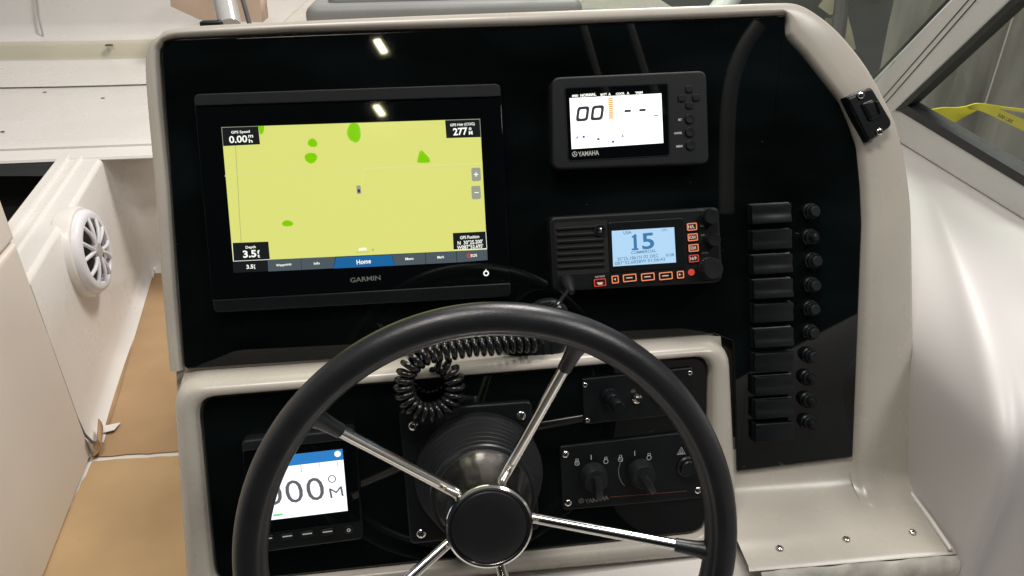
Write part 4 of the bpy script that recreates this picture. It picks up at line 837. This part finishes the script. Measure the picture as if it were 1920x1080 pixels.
bm = BM(); q = [hy(1060, 60, 1.3), hy(1290, 60, 1.3), hy(1215, 8, 1.5), hy(1130, -25, 1.7), hy(1085, -25, 1.7)]; q2 = [p + V((0, .05, -.03)) for p in q]; loft(bm, [q, q2], True, True, True); make('moulding', bm, WHITE, wb_.o, M=wb_.I, smooth=0)

# ------------------------------------------------------------------ workshop beyond the windshield
plane_obj('workshop_backdrop', [(-8, 5.2, -.6), (9, 5.2, -.6), (9, 5.2, 6), (-8, 5.2, 6)], WALLG)
plane_obj('workshop_backdrop', [(12, -7, -.6), (-12, -7, -.6), (-12, -7, 9), (12, -7, 9)], mat('dark_backdrop', (.018, .022, .025), .8, noise=.4, ns=.8))  # unseen dark wall behind the camera, added to keep dash reflections black
tb = Thing('plastic_curtain', 'grey brown sheeting hanging in folds behind the side windshield', 'curtain', MX.Translation((2.6, 1.6, -.6)))
bm = BM(); top = []; 
rows = []
for z in (-.6, .2, .9, 1.6, 2.4):
    rows.append([V((1.62 + 2.6 * i / 60, 1.75 - .9 * i / 60 + .035 * math.sin(i * .9 + z) + .02 * math.sin(i * 2.3 + 2 * z), z)) for i in range(61)])
loft(bm, rows, False); make('sheet', bm, TARP, tb.o, M=tb.I, smooth=80)
cb = Thing('cream_sack', 'cream cloth bundle hanging in the workshop beyond the windshield', 'cloth', MX.Translation(hy(1570, 60, 2.4)))
kk_ = (hy(1571, 60, 2.4) - hy(1570, 60, 2.4)).length
def cpt(px, py, dy=0): return hy(px, py, 2.4 + dy)
bm = BM(); loft(bm, [[cpt(x, y, d) for x, y in [(1534, 12), (1550, -10), (1572, -14), (1588, 0), (1580, 22), (1556, 28)]] for d in (0, .05)], True, True, True); make('upper_bundle', bm, CREAM, cb.o, M=cb.I, smooth=0)
bm = BM(); loft(bm, [[cpt(x, y, d) for x, y in [(1546, 34), (1590, 30), (1598, 60), (1605, 92), (1578, 96), (1550, 60)]] for d in (.02, .06)], True, True, True); make('hanging_cloth', bm, CREAM, cb.o, M=cb.I, smooth=0)
gp = Thing('grey_post', 'grey post in front of the cream cloth beyond the windshield', 'post', MX.Translation(hy(1575, 70, 2.2)))
bm = BM(); a, b = hy(1570, 75, 2.2), hy(1586, -60, 2.2); tube(bm, [a + (a - b), a, b], .028, 10); make('post', bm, mat('grey_paint', (.20, .20, .20), .6, noise=.1, ns=10), gp.o, M=gp.I)
ys = Thing('yellow_strap', 'yellow ratchet strap slung beyond the side windshield', 'strap', MX.Translation(hy(1800, 230, .75)))
YS = .72
def ribbon(name, up_, lo_, m, ox=0, th=.004):
    bm = BM(); U = [hy(x, y, YS + d) for x, y, d in up_]; Lw = [hy(x, y, YS + d) for x, y, d in lo_]; U, Lw = catm(U, 5), catm(Lw, 5)
    loft(bm, [[a, b, b + V((0, th, 0)), a + V((0, th, 0))] for a, b in zip(U, Lw)], True, True, True); return make(name, bm, m, ys.o, M=ys.I, smooth=60)
ribbon('webbing', [(1812, 200, 0), (1835, 194, -.01), (1862, 200, 0), (1920, 224, -.03), (1990, 250, -.05)], [(1820, 206, 0), (1838, 208, -.01), (1864, 219, 0), (1920, 246, -.03), (1990, 276, -.05)], YEL)
ribbon('webbing', [(1815, 199, .02), (1795, 202, .02), (1770, 202, .02), (1742, 207, .03), (1740, 212, .03)], [(1832, 207, .02), (1800, 224, .02), (1774, 238, .02), (1750, 234, .03), (1739, 222, .03)], YEL)
ribbon('webbing', [(1845, 194, .05), (1880, 200, .05), (1930, 206, .05)], [(1846, 200, .05), (1880, 205, .05), (1930, 213, .05)], YEL)
bm = BM(); tube(bm, [hy(1848, 193, YS), hy(1876, 105, YS), hy(1904, 16, YS)], .0016, 6); make('cord', bm, mat('pale_string', (.55, .53, .5), .7), ys.o, M=ys.I)
ysT = Thing.__new__(Thing); ysT.o = ys.o; ysT.M = aim(hy(1885, 223, YS - .03), (0, -1, 0)); ysT.I = ysT.M.inverted()
tx = Thing.text(ysT, '500 LBS', 1885, 222, 6, GASK, 34, .006, .02, rot=-.42, name='lettering'); tx.matrix_local = ys.I @ ysT.M
